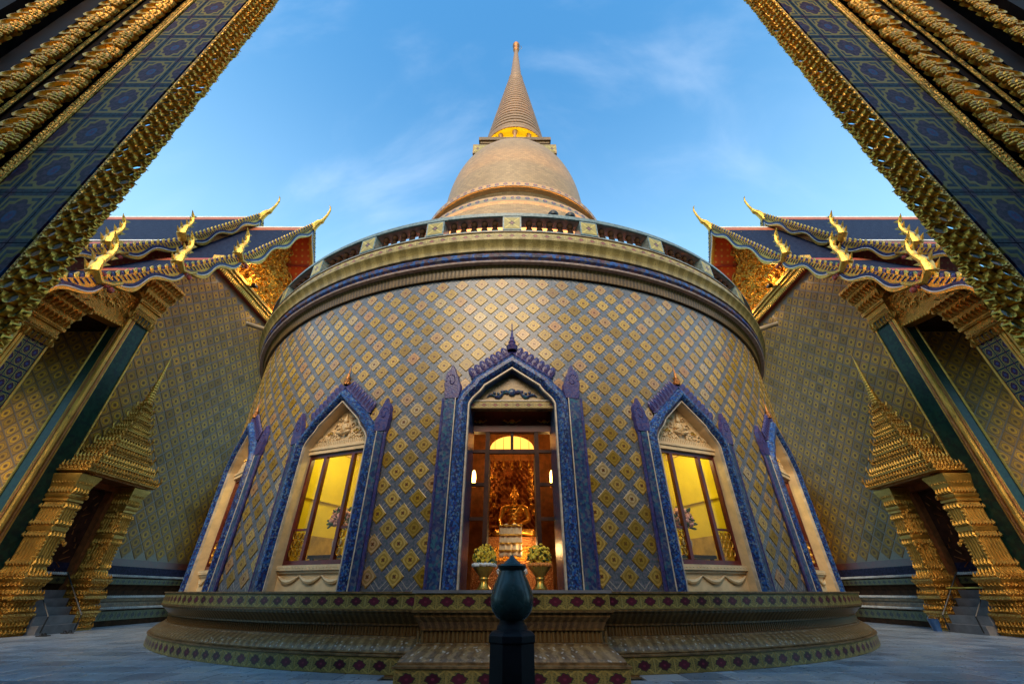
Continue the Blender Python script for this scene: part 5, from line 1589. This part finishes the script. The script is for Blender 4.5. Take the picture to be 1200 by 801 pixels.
# --- gilded doorways under spired canopies
def doorway_canopy(yc, parent):
    D = empty('spired_doorway', (0, yc, 0), parent)
    for s in (-1, 1):
        # pedestal with rows of leaves
        b = MB(); c = s * 1.02; hx, hy = 0.42, 0.29
        loft(b, 0.52, c, hx, hy, [(0, 0.10), (0.12, 0.10), (0.13, 0.05), (0.30, 0.08), (0.42, 0.10), (0.44, 0.13), (0.50, 0.13), (0.52, 0.05), (0.66, -0.02), (0.80, 0.05), (0.82, 0.12), (0.90, 0.12), (0.92, 0.06), (1.05, -0.01), (1.18, 0.04), (1.30, 0.10), (1.34, 0.10), (1.36, 0.02)])
        for z, g in ((0.04, 0.11), (0.20, 0.09), (0.52, 0.09), (0.66, 0.04), (0.92, 0.09), (1.12, 0.04), (1.34, 0.05)):
            rectleaves(b, 0.52, c, hx + g, hy + g, z, 0.095, 0.15, 0.06, 'xyY')
        b.build('pedestal', 'gold', D)
        # shaft
        b = MB(); hx, hy = 0.32, 0.21
        loft(b, 0.50, c, hx, hy, [(1.36, 0.10), (1.50, 0.06), (1.62, 0.0), (2.50, 0.0), (2.52, 0.04), (2.62, 0.05), (2.64, 0.0), (3.30, 0.0), (3.32, 0.05), (3.38, 0.05), (3.40, 0.02), (3.46, 0.06), (3.52, 0.06), (3.54, 0.03), (3.80, 0.07), (4.05, 0.15), (4.10, 0.15)])
        for k in range(5):      # fluted ribs on the faces
            yy = c - hy + 0.042 + k * 0.084
            b.tube([(0.50 + hx, yy, 1.7), (0.50 + hx, yy, 3.28)], 0.034, 6)
        for k in range(7):
            xx = 0.50 - hx + 0.046 + k * 0.0915
            for q in (-1, 1): b.tube([(xx, c + q * hy, 1.7), (xx, c + q * hy, 3.28)], 0.034, 6)
        for z, h in ((1.40, 0.22), (1.62, 0.20), (2.34, 0.16), (2.66, 0.16), (3.12, 0.14), (3.54, 0.22), (3.78, 0.24)):
            rectleaves(b, 0.50, c, hx + 0.05, hy + 0.05, z, 0.09, h, 0.06, 'xyY')
        for k in range(16):
            z = 1.72 + k * 0.10
            for xx, yy in ((0.50 + hx, c - hy), (0.50 + hx, c + hy)): b.ball((xx + 0.02, yy, z), 0.040, 6, 5)
        # carved foliage swelling on the inner face
        b.build('pillar', 'gold_fine', D)
        b = MB(); rnd = random.Random(31 + s)
        for k in range(60):
            z = 0.95 + 2.7 * rnd.random(); xx = 0.25 + 0.7 * rnd.random()
            b.ball((xx, c - s * (0.22 + 0.07 * rnd.random()), z), (0.05, 0.045, 0.07), 6, 5)
        tag(b.build('carved_side', 'gold', D), kind='stuff')
    # door frame, leaves
    b = MB(); b.box(0.05, 0.30, -0.76, -0.62, 1.05, 3.95); b.box(0.05, 0.30, 0.62, 0.76, 1.05, 3.95); b.box(0.05, 0.30, -0.76, 0.76, 3.952, 4.12)
    b.build('door_surround', 'orange_wood', D)
    for s in (-1, 1):
        y0, y1 = sorted((s * 0.005, s * 0.615))
        lf = MB().box(0.02, 0.08, y0, y1, 1.06, 3.94); lf.build('door_leaf', 'dark_wood', D)
    b = MB()
    for s in (-1, 1):
        for k in range(14): b.tube([(0.09, s * (0.10 + 0.40 * random.random()), 1.3 + 0.18 * k), (0.11, s * (0.12 + 0.38 * random.random()), 1.42 + 0.18 * k)], [0.02, 0.008], 5)
    tag(b.build('door_gilding', 'gold_red', D), kind='stuff')
    MB().box(0.05, 1.02, -1.0, 1.0, 4.12, 4.18).build('canopy_soffit', 'gold_red', D)
    # canopy: stepped tiers shrinking into a spire
    tiers = [(4.16, 1.40, 0.62, 0.20), (4.50, 1.14, 0.52, 0.19), (4.84, 0.92, 0.44, 0.18), (5.16, 0.74, 0.38, 0.17), (5.46, 0.60, 0.33, 0.16), (5.75, 0.48, 0.28, 0.15), (6.02, 0.38, 0.24, 0.14), (6.28, 0.30, 0.20, 0.13), (6.52, 0.235, 0.17, 0.12), (6.74, 0.185, 0.145, 0.11)]
    for k, (z, hy, hx, h) in enumerate(tiers):
        b = MB(); nx_ = tiers[k + 1] if k + 1 < len(tiers) else (6.94, 0.14, 0.13, 0.1)
        loft(b, 0.50, 0, 0, 0, [])if False else None
        vs = []; cx = 0.50
        for zz, ax, ay in ((z, hx - 0.06, hy - 0.06), (z + 0.03, hx, hy), (z + 0.08, hx, hy), (z + 0.10, hx - 0.05, hy - 0.05), (z + 0.16, hx - 0.03, hy - 0.03), (z + 0.19, hx - 0.04, hy - 0.04), (nx_[0], nx_[2] - 0.06, nx_[1] - 0.06)):
            vs += [(cx - ax, -ay, zz), (cx + ax, -ay, zz), (cx + ax, ay, zz), (cx - ax, ay, zz)]
        n = 7; fs = [(4 * i + q, 4 * i + (q + 1) % 4, 4 * i + 4 + (q + 1) % 4, 4 * i + 4 + q) for i in range(n - 1) for q in range(4)] + [(3, 2, 1, 0)]
        b.add(vs, fs)
        w = 0.11 if k < 5 else 0.08
        rectleaves(b, cx, 0, hx - 0.03, hy - 0.03, z + 0.16, w, h * 1.05, 0.05)
        rectleaves(b, cx, 0, hx - 0.02, hy - 0.02, z + 0.06, w, h * 0.6, 0.05)
        for sx in (-1, 1):
            for sy in (-1, 1):
                b.tube([(cx + sx * (hx - 0.02), sy * (hy - 0.02), z + 0.10), (cx + sx * (hx + 0.03), sy * (hy + 0.03), z + 0.10 + h), (cx + sx * hx, sy * hy, z + 0.10 + h * 1.9)], [0.05, 0.04, 0.006], 6)
        b.build('canopy_tier', 'gold_fine' if k % 2 else 'gold', D)
    pr = [(0.16, 6.94)]; z = 6.96; r = 0.15
    while r > 0.035:
        pr += [(r, z), (r * 1.12, z + 0.03), (r * 0.9, z + 0.07), (r * 0.86, z + 0.10)]; z += 0.105; r *= 0.91
    pr += [(0.03, z), (0.035, z + 0.06), (0.018, z + 0.12), (0.016, z + 0.2), (0.002, 9.15)]
    MB().lathe(pr, 12, c=(0.50, 0)).build('canopy_spire', 'gold_bright', D)
    # steps and rails
    for k in range(5):
        x1 = 1.30 - 0.22 * k
        MB().box(0.0, x1, -0.60, 0.60, 0.21 * k + 0.001, 0.21 * (k + 1)).build('step', 'stone_step', D)
    for s in (-1, 1):
        MB().tube([(1.34, s * 0.50, 0.05), (1.34, s * 0.50, 0.42), (0.28, s * 0.50, 1.52)], 0.018, 6).build('handrail', 'black_metal', D)
    return D
near_door = doorway_canopy(13.9 - CY, hall)
far_door = copy_tree(near_door, hall); far_door.location.y = 21.3 - CY
right_hall = copy_tree(hall)
right_hall.location.x = -XW
right_hall.scale = (-1, 1, 1)
tag(hall, 'gabled temple hall with black sandals before its spired doorway', 'hall')
tag(right_hall, 'gabled temple hall whose spired doorway is closed by a yellow bar', 'hall')

# sandals by the steps on one side
def sandal_pair(x, y, rz, lab):
    t = empty('sandals', (x, y, 0.002), rotz=rz)
    for s in (-1, 1):
        out = [(s * 0.07 + 0.045 * cos(a) * (1 if sin(a) > 0 else 0.82), 0.13 * sin(a)) for a in [2 * pi * k / 16 for k in range(16)]]
        MB().pz(out, 0.0, 0.022).build('sole', 'rubber', t)
        MB().tube([(s * 0.07 - 0.042, -0.01, 0.022), (s * 0.07 - 0.022, 0.02, 0.062), (s * 0.07 + 0.022, 0.02, 0.062), (s * 0.07 + 0.042, -0.01, 0.022)], 0.013, 6).build('strap', 'rubber', t)
    return tag(t, lab, 'sandals')
sandal_pair(-12.62, 13.95, 1.4, 'black sandals lying at the foot of the doorway steps beneath the handrail')
sandal_pair(-12.45, 13.1, 1.9, 'black sandals lying before the gilded pedestal with leaf rows')
# yellow bar and blue bucket on the other side
t = empty('barrier_bar', (14.2 - 0.72, 13.9, 1.10))
MB().tube([(0, -0.62, 0), (0, 0.62, 0)], 0.022, 8).build('bar', 'yellow_bar', t)
for s in (-1, 1): MB().tube([(0, s * 0.58, -0.6), (0, s * 0.58, 0.0)], 0.012, 6).build('support', 'black_metal', t)
tag(t, 'yellow bar across the top of the doorway steps', 'barrier')
t = empty('bucket', (12.78, 14.72, 0.0))
MB().lathe([(0.10, 0.0), (0.135, 0.30), (0.145, 0.31), (0.13, 0.31), (0.10, 0.03)], 18).build('pail', 'blue_plastic', t)
MB().tube([(0.135 * cos(a), 0.0, 0.30 + 0.10 * sin(a)) for a in [pi * k / 8 for k in range(9)]], 0.006, 5).build('handle', 'steel', t)
tag(t, 'blue bucket standing beside the doorway steps with the yellow bar', 'bucket')

# ================================================================== NEAR PORTAL
portal = tag(empty('portal', (0, 1.36, 0)), 'dark gilded portal piers with blue quatrefoil tile panels and mirror-set gold edging', 'portal')
HT = 6.3
def scallop_mesh(r, ell=1.0, lobes=0, tips=0):
    """gold collet with a mirror disc, facing -Y; rounded lobes on the -X side or leaf tips on the +X side"""
    b = MB(); n = 12
    def ringp(rr, y): return [(rr * cos(2 * pi * k / n), y, rr * ell * sin(2 * pi * k / n)) for k in range(n)]
    A, B, C, Dd, Ee = ringp(r, 0.014), ringp(r * 0.98, -0.006), ringp(r * 0.86, -0.018), ringp(r * 0.72, -0.014), ringp(r * 0.66, -0.004)
    b.add(A + B + C + Dd + Ee, [(q * n + k, q * n + (k + 1) % n, (q + 1) * n + (k + 1) % n, (q + 1) * n + k) for q in range(4) for k in range(n)], 0, None, True)
    b.add(ringp(r * 0.68, -0.006), [tuple(range(n))], 1)
    for k in range(lobes):
        a = pi + (k - (lobes - 1) / 2) * 0.62
        b.ball((r * 1.12 * cos(a), -0.004, r * 1.12 * ell * sin(a)), (r * 0.34, r * 0.30, r * 0.30), 6, 5)
    for k in range(tips):
        a = (k - (tips - 1) / 2) * 0.7; c, q = cos(a), sin(a)
        b.tube([(r * 0.8 * c, 0.0, r * 0.8 * ell * q), (r * 1.15 * c, -0.008, r * 1.15 * ell * q), (r * 1.55 * c, 0.004, r * 1.55 * ell * q)], [r * 0.24, r * 0.20, r * 0.03], 5)
    return b
def flame_mesh():
    b = MB(); n = 12
    def ringp(rx, rz, y): return [(rx * cos(2 * pi * k / n), y, rz * sin(2 * pi * k / n)) for k in range(n)]
    A, B, C, Dd = ringp(0.098, 0.054, 0.02), ringp(0.092, 0.050, -0.02), ringp(0.070, 0.036, -0.024), ringp(0.060, 0.029, 0.0)
    b.add(A + B + C + Dd, [(q * n + k, q * n + (k + 1) % n, (q + 1) * n + (k + 1) % n, (q + 1) * n + k) for q in range(3) for k in range(n)], 0, None, True)
    b.add(ringp(0.061, 0.030, -0.001), [tuple(range(n))], 1)
    for k in range(5):
        a = (k - 2) * 0.50; c, q = cos(a), sin(a)
        b.ball((0.095 + 0.038 * c, -0.024, 0.052 * q), (0.021, 0.018, 0.017), 7, 5)
    for k in range(4):
        a = (k - 1.5) * 0.55; c, q = cos(a), sin(a)
        b.ball((0.072 + 0.034 * c, -0.034, 0.046 * q), (0.020, 0.017, 0.017), 7, 5)
    b.ball((0.085, -0.040, 0.0), (0.020, 0.018, 0.020), 7, 5)
    return b
sc_b = scallop_mesh(0.035, 0.92, 0, 3)
sc_me = [scallop_mesh(0.035, 0.92, 5, 0).data('mirror_scallop', ['gold_lace', 'mirror_glass']), scallop_mesh(0.035, 0.92, 2, 0).data('mirror_scallop', ['gold_lace', 'mirror_glass'])]
fl_b = flame_mesh(); fl_me = fl_b.data('flame_ornament', ['gold_lace', 'mirror_glass'])
for side in (-1, 1):
    root = MB().pz([(0, 0.03), (-0.45, 0.26), (-4.4, 0.26), (-4.4, 0.03)], 0.0, HT).build('pier', 'pier_dark', portal, (side * 2.2, 0, 0))
    if side > 0: root.scale = (-1, 1, 1)
    # backing of the scalloped edge
    MB().box(-0.02, 0.125, 0.014, 0.03, 0.0, HT).build('edge_backing', 'gold', root)
    rb = MB(); k = 0
    z = 1.20
    while z < 5.75:
        for c in range(3):
            x = 0.012 + 0.060 * c + random.uniform(-0.003, 0.003); zz = z - 0.010 * c
            y = -0.004 - 0.008 * (2 - c)
            if c < 2: link('mirror_scallop', sc_me[c], root, (x, y, zz), rot=(random.uniform(-0.12, 0.10), random.uniform(-0.08, 0.08), random.uniform(-0.20, 0.12)))
            else:
                M4 = Matrix.Translation((x, y, zz)) @ Matrix.Rotation(random.uniform(-0.3, 0.2), 4, 'Z') @ Matrix.Rotation(random.uniform(-0.1, 0.1), 4, 'X')
                o = len(rb.v); rb.v += [tuple(M4 @ Vector(v)) for v in sc_b.v]
                rb.f += [tuple(o + q for q in f) for f in sc_b.f]; rb.m += sc_b.m; rb.uv += sc_b.uv; rb.sm += sc_b.sm
        z += 0.062
    tag(rb.build('mirror_scallop', ['gold_lace', 'mirror_glass'], root), kind='stuff')
    # blue glass gaps between edging and trim
    for k in range(20):
        MB().box(-0.035, -0.012, -0.004, 0.01, 1.8 + k * 0.2, 1.85 + k * 0.2).build('blue_chip', 'blue_tile', root)
    def trim(x0, x1, y, mat='gold_fine'):
        b = MB(); w = x1 - x0
        for f, r in ((0.16, 0.16), (0.5, 0.22), (0.84, 0.16)):
            b.tube([(x0 + w * f, y, 0.0), (x0 + w * f, y, HT * 0.5), (x0 + w * f, y, HT)], w * r, 8)
        kk = 0
        while kk < int(4.6 / (w * 0.42)):
            b.ball((x0 + w * 0.5, y - w * 0.16, 1.4 + kk * w * 0.42), (w * 0.15, w * 0.15, w * 0.19), 5, 4); kk += 1
        return b.build('gold_trim', mat, root)
    trim(-0.085, -0.028, 0.0)
    # quatrefoil tile panel, tile by tile
    k = 0; z = 0.185
    while z < HT - 0.4:
        for x0, x1, u0 in ((-0.10, -0.2005, 0.5), (-0.2015, -0.4345, 0.0), (-0.4355, -0.535, 0.0)):
            xa, xb = min(x0, x1), max(x0, x1)
            b = MB(); e = 0.002
            def U(xx, zz): return (xx + 0.318, zz)
            vs = [(xa, 0.02, z), (xb, 0.02, z), (xb, 0.02, z + 0.369), (xa, 0.02, z + 0.369), (xa + e, -0.006, z + e), (xb - e, -0.006, z + e), (xb - e, -0.006, z + 0.369 - e), (xa + e, -0.006, z + 0.369 - e)]
            fs = [(0, 1, 5, 4), (1, 2, 6, 5), (2, 3, 7, 6), (3, 0, 4, 7), (4, 5, 6, 7)]
            b.add(vs, fs, 0, [tuple(U(vs[q][0], vs[q][2]) for q in f) for f in fs])
            b.build('panel_tile', 'quatrefoil_panel', root)
        z += 0.37
    trim(-0.615, -0.545, -0.005)
    # three strips of flame ornaments with dark mouldings between
    for xs, y in ((-0.745, -0.03), (-1.095, -0.05), (-1.60, -0.07)):
        MB().box(xs - 0.125, xs + 0.03, y + 0.012, y + 0.10, 0.0, HT).build('strip_backing', 'pier_dark', root)
        z = 1.1
        while z < 6.0:
            o = link('flame_ornament', fl_me, root, (xs, y, z), rot=(random.uniform(-0.08, 0.08), -0.25 + random.uniform(-0.05, 0.05), random.uniform(-0.1, 0.1)))
            z += 0.108
    trim(-0.985, -0.945, -0.03)
    MB().box(-0.935, -0.885, -0.02, 0.03, 0.0, HT).build('dark_moulding', 'pier_dark', root)
    MB().box(-1.44, -1.26, -0.03, 0.03, 0.0, HT).build('dark_moulding', 'pier_dark', root)
    MB().box(-4.3, -1.80, -0.10, 0.028, 0.0, HT).build('wall_panel', 'pier_dark', root)
MB().box(-6.6, 6.6, -0.55, -0.08, HT + 0.001, HT + 1.2).build('beam', 'pier_dark', portal)
for s in (-1, 1): MB().box(min(s * 6.58, s * 16.0), max(s * 6.58, s * 16.0), -0.6, 0.1, 0.0, HT + 1.0).build('wing_shade_wall', 'hall_lattice', portal)  # unseen walls beside the piers, added to darken the floor and lower drum
MB().px([(-5.6, 0.0), (-5.0, 0.0), (-5.0, 7.6), (-4.8, 7.8), (-4.8, 8.1), (-5.6, 8.3)], -16.0, 16.0).build('rear_shade_facade', 'hall_lattice', portal)  # unseen hall front behind the camera, placed and sized to shade court and piers

# ================================================================== POST IN FRONT
post = empty('bollard', (0.0, 1.80, 0.0))
def octa(r): return [(r * cos(pi / 8 + k * pi / 4), r * sin(pi / 8 + k * pi / 4)) for k in range(8)]
def octloft(prof):
    b = MB(); vs = []
    for r, z in prof: vs += [(x, y, z) for x, y in octa(r)]
    n = len(prof); fs = [(8 * i + k, 8 * i + (k + 1) % 8, 8 * i + 8 + (k + 1) % 8, 8 * i + 8 + k) for i in range(n - 1) for k in range(8)] + [tuple(8 * (n - 1) + k for k in range(8))]
    return b.add(vs, fs)
octloft([(0.088, 0.0), (0.085, 0.02), (0.085, 0.845), (0.089, 0.85), (0.089, 0.868), (0.080, 0.876), (0.066, 0.882)]).build('shaft', 'charcoal', post)
MB().lathe([(0.058, 0.880), (0.055, 0.893), (0.048, 0.900), (0.044, 0.912)], 24).build('neck', 'charcoal', post)
MB().lathe([(0.044, 0.912), (0.060, 0.922), (0.074, 0.940), (0.081, 0.962), (0.081, 0.985), (0.075, 1.008), (0.064, 1.034), (0.052, 1.058), (0.047, 1.070)], 32).build('bud', 'teal_glaze', post)
MB().lathe([(0.047, 1.070), (0.054, 1.078), (0.057, 1.086), (0.052, 1.092), (0.034, 1.095), (0.028, 1.102), (0.014, 1.112), (0.008, 1.120), (0.002, 1.126)], 24).build('bud_tip', 'teal_glaze', post)
tag(post, 'black octagonal post topped with a teal glazed lotus bud', 'bollard')
